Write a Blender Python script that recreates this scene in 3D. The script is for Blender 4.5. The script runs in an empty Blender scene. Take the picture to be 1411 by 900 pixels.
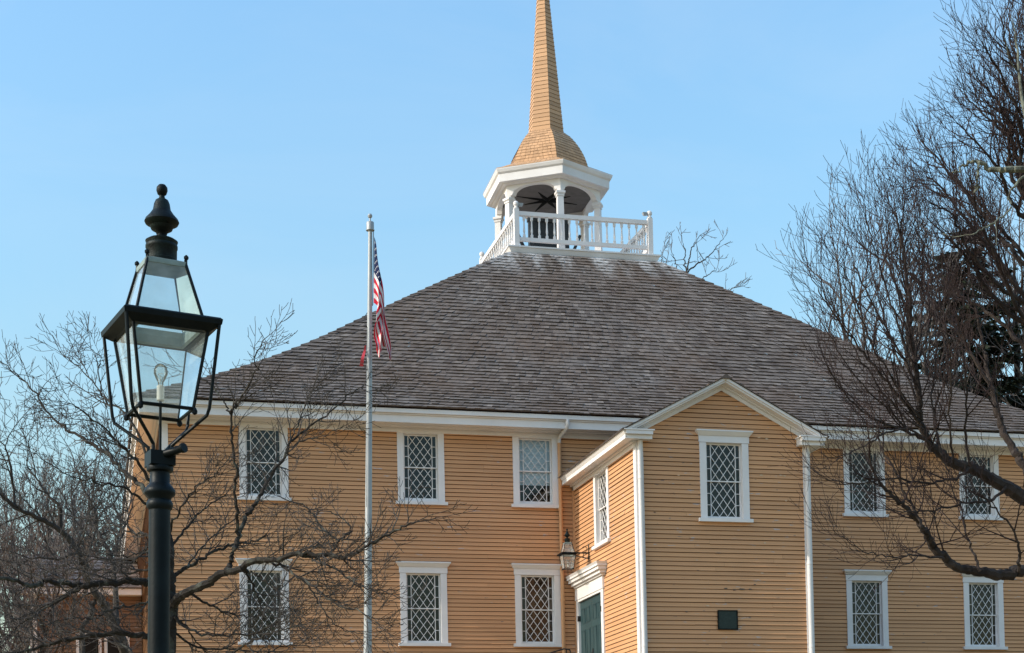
import bpy, math, random
import numpy as np
from mathutils import Vector, Matrix
SC = bpy.context.scene
COL = SC.collection
rnd = random.Random(7)

# ------------------------------------------------------------------ camera
YAW, PITCH, ROLL, FPX, CYPX = -0.2473, 0.0254, -0.0210, 2289.5, 1078.6
W0, H0 = 1411.0, 900.0
_fw = Vector((-math.sin(YAW)*math.cos(PITCH), math.cos(YAW)*math.cos(PITCH), math.sin(PITCH)))
_rt = Vector((math.cos(YAW), math.sin(YAW), 0)); _up = _rt.cross(_fw)
_c, _s = math.cos(ROLL), math.sin(ROLL)
_R = _c*_rt + _s*_up; _U = -_s*_rt + _c*_up
cam_d = bpy.data.cameras.new('camera'); cam = bpy.data.objects.new('camera', cam_d); COL.objects.link(cam)
m3 = Matrix((_R, _U, -_fw)).transposed()
cam.matrix_world = m3.to_4x4()
cam_d.sensor_width = 36; cam_d.sensor_fit = 'HORIZONTAL'
cam_d.lens = FPX/W0*36; cam_d.shift_y = (CYPX-H0/2)/W0
cam_d.clip_start = 0.1; cam_d.clip_end = 3000
SC.camera = cam
def at(px, py, depth):
    return (_fw + _R*((px-705.5)/FPX) - _U*((py-CYPX)/FPX))*depth

# ------------------------------------------------------------------ light
SUN_EL, SUN_AZ = math.radians(31), math.radians(-92.5)      # azimuth measured from +Y towards +X
sd = Vector((math.cos(SUN_EL)*math.sin(SUN_AZ), math.cos(SUN_EL)*math.cos(SUN_AZ), math.sin(SUN_EL)))
w = bpy.data.worlds.new('World'); SC.world = w; w.use_nodes = True
nt = w.node_tree; bg = nt.nodes['Background']
sky = nt.nodes.new('ShaderNodeTexSky'); sky.sky_type = 'NISHITA'; sky.sun_disc = False
sky.sun_elevation = SUN_EL; sky.sun_rotation = SUN_AZ
sky.altitude = 0; sky.air_density = 2.4; sky.dust_density = 2.6; sky.ozone_density = 10.0
# very thin cirrus: a few per cent of the sky's own light, broken up by noise over the direction
_tc = nt.nodes.new('ShaderNodeTexCoord'); _mp = nt.nodes.new('ShaderNodeMapping'); _mp.inputs['Scale'].default_value = (2.2, 2.2, 7.0); _mp.inputs['Rotation'].default_value = (.25, .35, 0)
_nz = nt.nodes.new('ShaderNodeTexNoise'); _nz.inputs['Scale'].default_value = 1.6; _nz.inputs['Detail'].default_value = 6; _nz.inputs['Roughness'].default_value = .6; _nz.inputs['Distortion'].default_value = .6
_rp = nt.nodes.new('ShaderNodeMapRange'); _rp.inputs[1].default_value = .42; _rp.inputs[2].default_value = .78; _rp.inputs[3].default_value = 0; _rp.inputs[4].default_value = .14
_mx = nt.nodes.new('ShaderNodeMix'); _mx.data_type = 'RGBA'; _mx.inputs[7].default_value = (2.6, 3.0, 3.3, 1)
nt.links.new(_tc.outputs['Generated'], _mp.inputs[0]); nt.links.new(_mp.outputs[0], _nz.inputs[0]); nt.links.new(_nz.outputs[0], _rp.inputs[0])
nt.links.new(_rp.outputs[0], _mx.inputs[0]); nt.links.new(sky.outputs[0], _mx.inputs[6]); nt.links.new(_mx.outputs[2], bg.inputs[0]); bg.inputs[1].default_value = 0.15
sl = bpy.data.lights.new('sun', 'SUN'); sl.energy = 2.05; sl.angle = math.radians(0.5); sl.color = (1, .93, .80)
so = bpy.data.objects.new('sun', sl); COL.objects.link(so)
so.rotation_euler = (-sd).to_track_quat('-Z', 'Y').to_euler(); so.location = sd*100
SC.view_settings.view_transform = 'Standard'; SC.view_settings.look = 'None'
SC.view_settings.gamma = 1; SC.view_settings.exposure = 0.98
SC.view_settings.use_curve_mapping = False
SC.render.engine = 'CYCLES'
SC.cycles.max_bounces = 6; SC.cycles.transparent_max_bounces = 16

# ------------------------------------------------------------------ materials
class NT:
    def __init__(s, name):
        s.m = bpy.data.materials.new(name); s.m.use_nodes = True
        s.t = s.m.node_tree; s.b = s.t.nodes['Principled BSDF']; s.out = s.t.nodes['Material Output']
    def n(s, typ, **kw):
        nd = s.t.nodes.new(typ)
        for k, v in kw.items():
            if k in nd.inputs: nd.inputs[k].default_value = v
            else: setattr(nd, k, v)
        return nd
    def l(s, a, b): s.t.links.new(a, b)
    def coord(s): return s.n('ShaderNodeTexCoord').outputs['Object']
    def mapping(s, vec, scale):
        mp = s.n('ShaderNodeMapping'); mp.inputs['Scale'].default_value = scale; s.l(vec, mp.inputs[0]); return mp.outputs[0]
    def noise(s, scale, detail=4, vec=None, rough=.55):
        nd = s.n('ShaderNodeTexNoise'); nd.inputs['Scale'].default_value = scale; nd.inputs['Detail'].default_value = detail
        nd.inputs['Roughness'].default_value = rough
        s.l(vec if vec is not None else s.coord(), nd.inputs['Vector']); return nd.outputs['Fac']
    def ramp(s, fac, stops):
        r = s.n('ShaderNodeValToRGB'); e = r.color_ramp.elements
        while len(e) < len(stops): e.new(.5)
        for el, (p, c) in zip(e, stops):
            el.position = p; el.color = (c if len(c) == 4 else (*c, 1)) if hasattr(c, '__len__') else (c, c, c, 1)
        s.l(fac, r.inputs[0]); return r.outputs[0]
    def mix(s, fac, a, b, blend='MIX'):
        mx = s.n('ShaderNodeMix', data_type='RGBA', blend_type=blend)
        for i, v in ((0, fac), (6, a), (7, b)):
            if hasattr(v, 'is_linked'): s.l(v, mx.inputs[i])
            else: mx.inputs[i].default_value = v if i == 0 else ((*v, 1) if len(v) == 3 else v)
        return mx.outputs[2]
    def bump(s, h, strength=.3, dist=.01):
        b = s.n('ShaderNodeBump'); b.inputs['Strength'].default_value = strength; b.inputs['Distance'].default_value = dist
        s.l(h, b.inputs['Height']); s.l(b.outputs[0], s.b.inputs['Normal'])
    def col(s, c):
        if hasattr(c, 'is_linked'): s.l(c, s.b.inputs['Base Color'])
        else: s.b.inputs['Base Color'].default_value = (*c, 1)
    def set(s, rough=.6, spec=.3, metal=0):
        s.b.inputs['Roughness'].default_value = rough; s.b.inputs['Specular IOR Level'].default_value = spec
        s.b.inputs['Metallic'].default_value = metal; return s.m
    def attr(s, name='tone'):
        a = s.n('ShaderNodeAttribute'); a.attribute_name = name; return a.outputs['Fac']

def mat_paint(name, base, dark, tone_amt=.12, peel=True, grain=(.6, .6, 14)):
    k = NT(name); t = k.attr()
    a = tuple(x*(1-tone_amt) for x in base); b = tuple(min(1, x*(1+tone_amt)) for x in base)
    lt = k.n('ShaderNodeMath', operation='LESS_THAN'); k.l(t, lt.inputs[0]); lt.inputs[1].default_value = -.5   # unpainted, dirty lower edges carry tone -1, coloured darker to deepen the shadow lines
    c = k.mix(t, a, b)
    n1 = k.noise(.55, 5)
    c = k.mix(k.ramp(n1, [(.3, .0), (.75, .4)]), c, dark)
    n2 = k.noise(1, 6, k.mapping(k.coord(), grain), .65)
    c = k.mix(k.ramp(n2, [(.45, 0.), (.8, .25)]), c, dark)
    if peel:
        n3 = k.noise(1, 3, k.mapping(k.coord(), (3.2, 3.2, 13)), .6)
        n4 = k.noise(.8, 2)
        mm = k.n('ShaderNodeMath', operation='MULTIPLY'); k.l(k.ramp(n3, [(.645, 0.), (.66, 1.)]), mm.inputs[0]); k.l(k.ramp(n4, [(.5, 0.), (.58, 1.)]), mm.inputs[1])
        c = k.mix(mm.outputs[0], c, tuple(.25+.5*x for x in dark))
        n5 = k.noise(1, 3, k.mapping(k.coord(), (4.1, 4.1, 15)), .6)
        c = k.mix(k.ramp(n5, [(.71, 0.), (.72, .8)]), c, (.16, .13, .11))
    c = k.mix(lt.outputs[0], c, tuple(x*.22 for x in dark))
    k.col(c); k.bump(k.noise(60, 3), .15, .004)
    return k.set(.62, .25)
M = {}
M['siding'] = mat_paint('tan_clapboard_paint', (.60, .311, .150), (.41, .205, .10))
M['tan_trim'] = mat_paint('tan_trim_paint', (.60, .311, .150), (.41, .22, .108), peel=False)
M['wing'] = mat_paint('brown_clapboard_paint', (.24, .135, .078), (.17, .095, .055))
M['white'] = mat_paint('white_trim_paint', (.77, .735, .715), (.48, .43, .40), .05, False, (2, 2, 2))
M['spire'] = mat_paint('tan_spire_paint', (.55, .315, .165), (.42, .24, .12), .16, False)

def mat_shingle(name, light=(.250, .205, .172), dark=(.075, .054, .041), bleach=True):
    k = NT(name); t = k.attr()
    c = k.mix(t, dark, light)
    c = k.mix(k.ramp(k.noise(.5, 4), [(.40, 0.), (.66, .65)]), c, (.150, .100, .070))
    c = k.mix(k.ramp(k.noise(1, 5, k.mapping(k.coord(), (1.1, 1.1, .25))), [(.5, 0.), (.75, .45)]), c, (.225, .20, .185))
    c = k.mix(k.ramp(k.noise(9, 3), [(.4, 0.), (.8, .5)]), c, (.07, .055, .048))
    if bleach:      # bleached streaks washed down from under the white deck
        g = k.n('ShaderNodeSeparateXYZ'); k.l(k.coord(), g.inputs[0])
        mr = k.n('ShaderNodeMapRange'); k.l(g.outputs[2], mr.inputs[0]); mr.inputs[1].default_value = 12.7; mr.inputs[2].default_value = 14.0
        st = k.ramp(k.noise(1, 4, k.mapping(k.coord(), (1.3, .2, .12))), [(.44, 0.), (.54, 1.)])
        mm = k.n('ShaderNodeMath', operation='MULTIPLY'); k.l(mr.outputs[0], mm.inputs[0]); k.l(st, mm.inputs[1])
        m2 = k.n('ShaderNodeMath', operation='MULTIPLY'); k.l(mm.outputs[0], m2.inputs[0]); k.l(k.ramp(k.noise(7, 3), [(.35, .25), (.6, .95)]), m2.inputs[1])
        c = k.mix(m2.outputs[0], c, (.66, .64, .62))
    k.col(c); k.bump(k.noise(1, 4, k.mapping(k.coord(), (40, 6, 6))), .4, .006)
    return k.set(.75, .3)
M['shingle'] = mat_shingle('weathered_roof_shingle')
M['shingle_small'] = mat_shingle('dark_wing_shingle', (.12, .105, .10), (.05, .04, .037), False)

def mat_simple(name, c1, c2, scale=6, rough=.6, spec=.3, metal=0, bump=.2, bd=.004, stops=(.35, .7)):
    k = NT(name); f = k.ramp(k.noise(scale, 5), [(stops[0], 0.), (stops[1], 1.)])
    k.col(k.mix(f, c1, c2)); k.bump(k.noise(scale*6, 3), bump, bd)
    return k.set(rough, spec, metal)
M['iron'] = mat_simple('black_green_iron', (.002, .004, .005), (.005, .009, .011), 14, .45, .13, 0, .25, .003)
M['patina'] = mat_simple('patinated_copper', (.004, .006, .006), (.017, .030, .026), 22, .5, .15, .1, .4, .004, (.45, .85))
M['whiteplate'] = mat_simple('pale_green_painted_tin', (.24, .30, .28), (.17, .22, .21), 20, .5)
M['porcelain'] = mat_simple('white_porcelain', (.75, .74, .70), (.68, .66, .62), 8, .3, .5)
M['teal'] = mat_simple('teal_door_paint', (.026, .055, .060), (.033, .068, .073), 5, .4, .4, 0, .1)
M['black'] = mat_simple('black_iron', (.012, .012, .012), (.03, .028, .026), 18, .5, .4)
M['dark'] = mat_simple('dark_interior', (.022, .020, .018), (.012, .012, .012), 3, .9, .1)
M['bronze'] = mat_simple('dark_bronze_plaque', (.012, .022, .018), (.022, .034, .028), 25, .45, .5, .3)
M['eave_shade'] = mat_simple('painted_eave_shadow', (.030, .018, .014), (.05, .03, .022), 4, .8, .1)
M['brown_room'] = mat_simple('brown_panelled_interior', (.095, .062, .042), (.045, .030, .022), 4, .9, .1, stops=(.4, .6))
M['rawwood'] = mat_simple('weathered_raw_wood', (.13, .11, .095), (.07, .055, .045), 40, .9, .1)
M['palepaint'] = mat_simple('curled_paint_edge', (.62, .45, .30), (.5, .33, .2), 40, .7, .2)
M['blind'] = mat_simple('white_window_blind', (.75, .78, .80), (.68, .72, .75), 2, .8, .1)
M['granite'] = mat_simple('grey_granite', (.30, .29, .27), (.20, .19, .18), 30, .8, .3)
M['alum'] = mat_simple('brushed_aluminium', (.36, .37, .37), (.28, .29, .30), 3, .5, .5, .25, .1)
M['bark_l'] = mat_simple('grey_brown_bark', (.060, .049, .041), (.028, .022, .019), 9, .85, .2, 0, .8, .01)
M['bark_lichen'] = mat_simple('lichened_bark', (.030, .025, .021), (.125, .130, .105), 10, .9, .15, 0, .8, .012, (.52, .8))
M['bark_pale'] = mat_simple('pale_lichened_bark', (.05, .047, .037), (.17, .18, .14), 12, .9, .15, 0, .8, .01, (.35, .6))
M['bark_r'] = mat_simple('dark_red_brown_bark', (.024, .017, .015), (.060, .046, .039), 8, .85, .2, 0, .8, .01)
M['twig_l'] = mat_simple('grey_twig', (.065, .055, .048), (.040, .034, .030), 3, .8, .2)
M['twig_r'] = mat_simple('reddish_twig', (.040, .024, .022), (.024, .016, .015), 3, .8, .2)
M['twig_far'] = mat_simple('far_grey_twig', (.13, .11, .10), (.09, .075, .07), 1, .85, .2)
M['needle'] = mat_simple('dark_spruce_needles', (.014, .022, .013), (.040, .046, .027), 1.2, .75, .2)
M['grass'] = mat_simple('winter_grass', (.30, .225, .125), (.22, .18, .09), .7, .95, .1, 0, .5, .02)
M['path'] = mat_simple('stone_path', (.30, .28, .25), (.22, .20, .18), 4, .85, .2)
M['ribbon'] = mat_simple('faded_red_ribbon', (.55, .06, .08), (.42, .05, .06), 8, .7, .2)

def mat_glass(name, dust=.03, tint=(.96, .985, .98), rough=.02, wav=.25):
    k = NT(name); t = k.t
    tr = k.n('ShaderNodeBsdfTransparent'); tr.inputs[0].default_value = (*tint, 1)
    gl = k.n('ShaderNodeBsdfGlossy'); gl.inputs['Roughness'].default_value = rough; gl.inputs[0].default_value = (1, 1, 1, 1)
    df = k.n('ShaderNodeBsdfDiffuse'); df.inputs[0].default_value = (.7, .74, .73, 1)
    b = k.n('ShaderNodeBump'); b.inputs['Strength'].default_value = wav; b.inputs['Distance'].default_value = .01
    k.l(k.noise(5, 2), b.inputs['Height']); k.l(b.outputs[0], gl.inputs['Normal'])
    fr = k.n('ShaderNodeFresnel'); fr.inputs[0].default_value = 1.5
    mx = k.n('ShaderNodeMixShader'); k.l(fr.outputs[0], mx.inputs[0]); k.l(tr.outputs[0], mx.inputs[1]); k.l(gl.outputs[0], mx.inputs[2])
    m2 = k.n('ShaderNodeMixShader')
    k.l(k.ramp(k.noise(9, 5), [(.3, dust*.3), (.8, dust*1.8)]), m2.inputs[0]); k.l(mx.outputs[0], m2.inputs[1]); k.l(df.outputs[0], m2.inputs[2])
    k.l(m2.outputs[0], k.out.inputs[0]); return k.m
M['pane'] = mat_glass('window_glass', .0, (.80, .86, .88), .01, .22)
M['lampglass'] = mat_glass('dusty_lamp_glass', .18, (.93, .97, .965), .03, .15)
M['bulb'] = mat_glass('clear_bulb_glass', .06, (.95, .95, .93), .02, .0)

def mat_flag():
    k = NT('flag_cloth'); uv = k.n('ShaderNodeUVMap').outputs[0]
    sp = k.n('ShaderNodeSeparateXYZ'); k.l(uv, sp.inputs[0]); u, v = sp.outputs[0], sp.outputs[1]
    def math_(op, a, b=None):
        nd = k.n('ShaderNodeMath', operation=op)
        for i, x in ((0, a), (1, b)):
            if x is None: continue
            if hasattr(x, 'is_linked'): k.l(x, nd.inputs[i])
            else: nd.inputs[i].default_value = x
        return nd.outputs[0]
    s = math_('MULTIPLY', v, 13.0); s = math_('FLOOR', s); s = math_('MODULO', s, 2.0)   # 0 -> red, 1 -> white
    stripe = k.mix(s, (.50, .018, .040), (.66, .62, .62))
    can = math_('MULTIPLY', math_('LESS_THAN', u, .40), math_('GREATER_THAN', v, 6/13))
    # stars: a staggered grid of dots
    su = math_('MULTIPLY', u, 12/.4); sv = math_('MULTIPLY', math_('SUBTRACT', v, 6/13), 10/(7/13))
    fu, fv = math_('FLOOR', math_('ADD', su, .5)), math_('FLOOR', math_('ADD', sv, .5))
    du, dv = math_('SUBTRACT', su, fu), math_('SUBTRACT', sv, fv)
    d2 = math_('ADD', math_('MULTIPLY', du, du), math_('MULTIPLY', dv, dv))
    par = math_('MODULO', math_('ADD', fu, fv), 2.0)
    star = math_('MULTIPLY', math_('LESS_THAN', d2, .05), math_('LESS_THAN', par, .5))
    star = math_('MULTIPLY', star, math_('MULTIPLY', math_('GREATER_THAN', fu, .5), math_('LESS_THAN', fu, 11.5)))
    star = math_('MULTIPLY', star, math_('MULTIPLY', math_('GREATER_THAN', fv, .5), math_('LESS_THAN', fv, 9.5)))
    c = k.mix(can, stripe, k.mix(star, (.012, .018, .06), (.75, .75, .76)))
    k.col(c); return k.set(.8, .15)
M['flag'] = mat_flag()
M['star'] = mat_simple('black_star_paint', (.006, .006, .006), (.010, .010, .010), 5, .8, .1)
M['ceil'] = mat_simple('dark_painted_boards', (.15, .132, .128), (.11, .10, .095), 5, .8, .2)

# ------------------------------------------------------------------ mesh builder
class MB:
    def __init__(s): s.v = []; s.f = []; s.t = []; s.uv = None
    def quad(s, a, b, c, d, tone=.5):
        i = len(s.v); s.v += [tuple(a), tuple(b), tuple(c), tuple(d)]; s.f.append((i, i+1, i+2, i+3)); s.t.append(tone)
    def poly(s, pts, tone=.5):
        i = len(s.v); s.v += [tuple(p) for p in pts]; s.f.append(tuple(range(i, i+len(pts)))); s.t.append(tone)
    def hexa(s, p, tone=.5):      # 8 corners: bottom ring 0-3, top ring 4-7
        i = len(s.v); s.v += [tuple(q) for q in p]
        for f in ((3, 2, 1, 0), (4, 5, 6, 7), (0, 1, 5, 4), (1, 2, 6, 5), (2, 3, 7, 6), (3, 0, 4, 7)):
            s.f.append(tuple(i+k for k in f)); s.t.append(tone)
    def box(s, x0, x1, y0, y1, z0, z1, tone=.5):
        s.hexa([(x0, y0, z0), (x1, y0, z0), (x1, y1, z0), (x0, y1, z0), (x0, y0, z1), (x1, y0, z1), (x1, y1, z1), (x0, y1, z1)], tone)
    def frustum(s, x0, x1, y0, y1, z0, X0, X1, Y0, Y1, z1, tone=.5):
        s.hexa([(x0, y0, z0), (x1, y0, z0), (x1, y1, z0), (x0, y1, z0), (X0, Y0, z1), (X1, Y0, z1), (X1, Y1, z1), (X0, Y1, z1)], tone)
    def bar(s, a, b, wd, dp, side, tone=.5):   # square bar a->b, width along 'side x dir', depth along side
        a, b, n = Vector(a), Vector(b), Vector(side).normalized(); d = (b-a).normalized(); w_ = d.cross(n).normalized()*wd/2; n = n*dp/2
        s.hexa([a-w_-n, a+w_-n, a+w_+n, a-w_+n, b-w_-n, b+w_-n, b+w_+n, b-w_+n], tone)
    def lathe(s, prof, cx=0, cy=0, seg=24, tone=.5, cap=True):
        i0 = len(s.v)
        for r, z in prof:
            for k in range(seg):
                a = 2*math.pi*k/seg; s.v.append((cx+r*math.cos(a), cy+r*math.sin(a), z))
        for j in range(len(prof)-1):
            for k in range(seg):
                a = i0+j*seg+k; b = i0+j*seg+(k+1) % seg
                s.f.append((a, b, b+seg, a+seg)); s.t.append(tone)
        if cap:
            s.f.append(tuple(i0+k for k in reversed(range(seg)))); s.t.append(tone)
            s.f.append(tuple(i0+(len(prof)-1)*seg+k for k in range(seg))); s.t.append(tone)
    def tube(s, pts, rad, seg=6, tone=.5, cap=True):
        pts = [Vector(p) for p in pts]; n = len(pts); i0 = len(s.v)
        if not hasattr(rad, '__len__'): rad = [rad]*n
        ref = Vector((.31, .23, .92))
        for i, p in enumerate(pts):
            d = (pts[min(i+1, n-1)]-pts[max(i-1, 0)])
            if d.length < 1e-9: d = Vector((0, 0, 1))
            d.normalize(); x = d.cross(ref)
            if x.length < .05: x = d.cross(Vector((1, 0, 0)))
            x.normalize(); y = d.cross(x)
            for k in range(seg):
                a = 2*math.pi*k/seg; q = p+(x*math.cos(a)+y*math.sin(a))*rad[i]; s.v.append((q.x, q.y, q.z))
        for i in range(n-1):
            for k in range(seg):
                a = i0+i*seg+k; b = i0+i*seg+(k+1) % seg; s.f.append((a, b, b+seg, a+seg)); s.t.append(tone)
        if cap:
            s.f.append(tuple(i0+k for k in reversed(range(seg)))); s.t.append(tone)
            s.f.append(tuple(i0+(n-1)*seg+k for k in range(seg))); s.t.append(tone)
    def build(s, name, mat, parent=None, base=None, smooth=False, loc=None, rotz=0):
        me = bpy.data.meshes.new(name)
        b = base if base is not None else (BASE.get(parent, (0, 0, 0)) if parent else (0, 0, 0))
        v = np.array(s.v, float)-np.array(b, float)
        me.from_pydata(v.tolist(), [], s.f)
        at_ = me.attributes.new('tone', 'FLOAT', 'FACE'); at_.data.foreach_set('value', np.array(s.t, np.float32))
        if smooth:
            me.polygons.foreach_set('use_smooth', [True]*len(me.polygons))
            try: me.set_sharp_from_angle(angle=math.radians(40))
            except Exception: pass
        me.materials.append(M[mat]); me.update()
        o = bpy.data.objects.new(name, me); COL.objects.link(o)
        if parent: o.parent = parent; BASE[o] = b
        if loc is not None: o.location = loc
        o.rotation_euler = (0, 0, rotz)
        return o
BASE = {}
def thing(name, label, cat, loc, group=None):
    o = bpy.data.objects.new(name, None); COL.objects.link(o); o.location = loc; o['label'] = label; o['category'] = cat
    o.empty_display_size = .3
    if group: o['group'] = group
    BASE[o] = tuple(loc); return o
def tag(o, label, cat, group=None):
    o['label'] = label; o['category'] = cat
    if group: o['group'] = group
    return o

# ------------------------------------------------------------------ setting: ground, path
GZ = 1.95
def ground_z(x, y):
    t = min(1, max(0, (y-9)/18)); t = t*t*(3-2*t); return -1.6+(GZ+1.6)*t
g = MB(); xs = [-600, -200, -80]+list(range(-40, 61, 5))+[90, 200, 600]; ys = [-300, -100, -40, -15, 0]+list(np.arange(2, 30, 2.))+[36, 45, 60, 90, 150, 300, 1200]
for i in range(len(xs)):
    for j in range(len(ys)): g.v.append((xs[i], ys[j], ground_z(xs[i], ys[j])))
nj = len(ys)
for i in range(len(xs)-1):
    for j in range(nj-1): g.f.append((i*nj+j, (i+1)*nj+j, (i+1)*nj+j+1, i*nj+j+1)); g.t.append(.5)
o = g.build('ground', 'grass'); o['kind'] = 'structure'
g = MB(); px_ = 9.0; yy = list(np.arange(9, 36.5, .5))
for a, b in zip(yy[:-1], yy[1:]):
    g.quad((px_-.9, a, ground_z(0, a)+.012), (px_+.9, a, ground_z(0, a)+.012), (px_+.9, b, ground_z(0, b)+.012), (px_-.9, b, ground_z(0, b)+.012))
o = g.build('path', 'path'); o['kind'] = 'structure'

# ------------------------------------------------------------------ church
XL, XR, YF, YB = 1.5, 23.55, 35.71, 56.4
PXL, PXR, PYF = 10.593, 14.294, 31.28
church = thing('church', 'tan clapboard meeting house with a dark shingled hip roof, open white belfry and spire', 'church', (12.5, 46.0, GZ))

def subtract(iv, holes):
    out = [iv]
    for h0, h1 in holes:
        nw = []
        for a, b in out:
            if h1 <= a or h0 >= b: nw.append((a, b)); continue
            if h0 > a: nw.append((a, h0))
            if h1 < b: nw.append((h1, b))
        out = nw
    return out
def siding(mb, org, ud, nd, u0, u1, z0, z1, holes=(), clip=None, e=.0905, butt=.021, seed=1):
    r = random.Random(seed); org, ud, nd = Vector(org), Vector(ud), Vector(nd)
    n = max(1, round((z1-z0)/e)); e = (z1-z0)/n
    for i in range(n):
        za = z0+i*e; zb = za+e
        a0, a1 = (clip(za) if clip else (u0, u1)); b0, b1 = (clip(zb) if clip else (u0, u1))
        if a1-a0 < .02: continue
        for s0, s1 in subtract((a0, a1), [(h[0], h[1]) for h in holes if za < h[3] and zb > h[2]]):
            x = s0; L = r.uniform(.8, 4.5)
            while x < s1-1e-6:
                y = min(s1, x+L)
                if s1-y < .4: y = s1
                L = r.uniform(2.5, 4.9); tone = min(1, max(0, r.gauss(.5, .22)))
                dz = r.uniform(-.0025, .0025); bt = butt*r.uniform(.85, 1.2)
                xe = y-(.002 if y < s1 else 0)
                def P(u, z, off): return org+ud*u+nd*off+Vector((0, 0, z))
                ta, tb = (x if x > s0 else (x if not clip or x > a0 else b0)), (xe if y < s1 else (xe if not clip or s1 < a1 else b1))
                if clip and tb <= ta: tb = ta+.001
                z_lo = za+dz
                ch = r.uniform(.010, .016)
                mb.quad(P(x, z_lo+ch, bt), P(xe, z_lo+ch, bt), P(tb, zb+.012, .002), P(ta, zb+.012, .002), tone)
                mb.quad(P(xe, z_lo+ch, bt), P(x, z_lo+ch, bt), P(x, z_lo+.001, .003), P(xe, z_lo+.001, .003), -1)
                x = y
    return mb

LOWX = [3.6267, 7.1014, 9.6958, 17.7121, 20.7533]; LOWZ = 3.955
UPX = [3.66, 7.096, 9.708, 17.722, 20.724]; UPZ = 7.07
holes = [(x-.42, x+.42, LOWZ+.05, LOWZ+1.66) for x in LOWX]+[(x-.42, x+.42, UPZ+.06, UPZ+1.70) for x in UPX]
holes.append((PXL+.02, PXR-.02, 0, 7.5))
mb = MB()
siding(mb, (0, YF, 0), (1, 0, 0), (0, -1, 0), XL+.13, XR-.13, 2.28, 8.72, holes, seed=11)
siding(mb, (XL, YB, 0), (0, -1, 0), (-1, 0, 0), .13, YB-YF-.13, 2.28, 8.72, seed=12)
siding(mb, (XR, YF, 0), (0, 1, 0), (1, 0, 0), .13, YB-YF-.13, 2.28, 8.72, seed=13)
siding(mb, (XR, YB, 0), (-1, 0, 0), (0, 1, 0), .13, XR-XL-.13, 2.28, 8.72, seed=14)
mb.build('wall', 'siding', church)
mb = MB(); mb.box(XL-.03, XR+.03, YF-.05, YB+.03, GZ-.3, 2.28); mb.box(PXL-.03, PXR+.03, PYF-.05, YF-.06, GZ-.3, 2.28)
mb.build('foundation', 'granite', church)
for (x, y, sx, sy) in ((XL, YF, 1, 1), (XR, YF, -1, 1), (XL, YB, 1, -1), (XR, YB, -1, -1)):
    mb = MB(); mb.box(*sorted((x-sx*.022, x+sx*.15)), *sorted((y-sy*.024, y-sy*.0)), 2.28, 8.72)
    mb.box(*sorted((x-sx*.024, x-sx*.0)), *sorted((y+sy*.002, y+sy*.15)), 2.28, 8.72)
    mb.build('corner_board', 'white', church)
# eaves cornice: ring pieces, front piece broken nowhere (it runs behind the porch roof)
def ring(mb, x0, x1, y0, y1, th, z0, z1):
    mb.box(x0, x1, y0, y0+th, z0, z1); mb.box(x0, x1, y1-th, y1, z0, z1)
    mb.box(x0, x0+th, y0+th+.002, y1-th-.002, z0, z1); mb.box(x1-th, x1, y0+th+.002, y1-th-.002, z0, z1)
OH = .45
mb = MB()
ring(mb, XL-.05, XR+.05, YF-.05, YB+.05, .16, 8.66, 8.725)          # bed mould
ring(mb, XL-.03, XR+.03, YF-.03, YB+.03, .16, 8.727, 8.80)
ring(mb, XL-.12, XR+.12, YF-.12, YB+.12, .22, 8.765, 8.802)
ring(mb, XL-OH+.03, XR+OH-.03, YF-OH+.03, YB+OH-.03, .5, 8.804, 8.84) # soffit
ring(mb, XL-OH, XR+OH, YF-OH, YB+OH, .05, 8.775, 8.935)             # fascia
ring(mb, XL-OH-.03, XR+OH+.03, YF-OH-.03, YB+OH+.03, .10, 8.937, 8.965)
mb.build('cornice', 'white', church)
mb = MB()
ring(mb, XL-OH-.075, XR+OH+.075, YF-OH-.075, YB+OH+.075, .12, 8.968, 9.058)
mb.build('gutter', 'white', church)
mb = MB(); ring(mb, XL-OH-.04, XR+OH+.04, YF-OH-.04, YB+OH+.04, .3, 9.062, 9.105); mb.build('eave_shadow_strip', 'eave_shade', church)  # dark brown strip stands in for the gutter shadow under the shingles

# roof: bell-cast profile, courses of single shingles
DX0, DX1, DY0, DY1 = 11.36, 15.64, 43.90, 48.20
RX0, RX1, RY0, RY1 = .93, 24.10, 35.14, 56.95
PROF = [(35.14, 9.085), (36.62, 9.955), (37.78, 10.74), (38.89, 11.60), (39.9, 12.47), (41.18, 13.54), (42.76, 14.84), (43.90, 15.76)]
def prof(y):
    return float(np.interp(y, [p[0] for p in PROF], [p[1] for p in PROF]))
ysamp = np.linspace(35.14, 43.90, 400); zs = np.array([prof(y) for y in ysamp])
zs = np.convolve(np.pad(zs, 20, mode='reflect', reflect_type='odd'), np.ones(41)/41, mode='valid')   # rounds the flare
arc = np.concatenate([[0], np.cumsum(np.hypot(np.diff(ysamp), np.diff(zs)))])
def roof_t(s):   # arc length -> (t, z)
    y = np.interp(s, arc, ysamp); return (y-35.14)/(43.90-35.14), float(np.interp(s, arc, zs))
def roof_pt(side, s, frac):
    t, z = roof_t(s)
    x0, x1 = RX0+(DX0-RX0)*t, RX1+(DX1-RX1)*t; y0, y1 = RY0+(DY0-RY0)*t, RY1+(DY1-RY1)*t
    if side == 0: return Vector((x0+(x1-x0)*frac, y0, z)), x1-x0
    if side == 1: return Vector((x1, y0+(y1-y0)*frac, z)), y1-y0
    if side == 2: return Vector((x1+(x0-x1)*frac, y1, z)), x1-x0
    return Vector((x0, y1+(y0-y1)*frac, z)), y1-y0
mb = MB(); r = random.Random(3); NC = 50; ex = arc[-1]/NC
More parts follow.
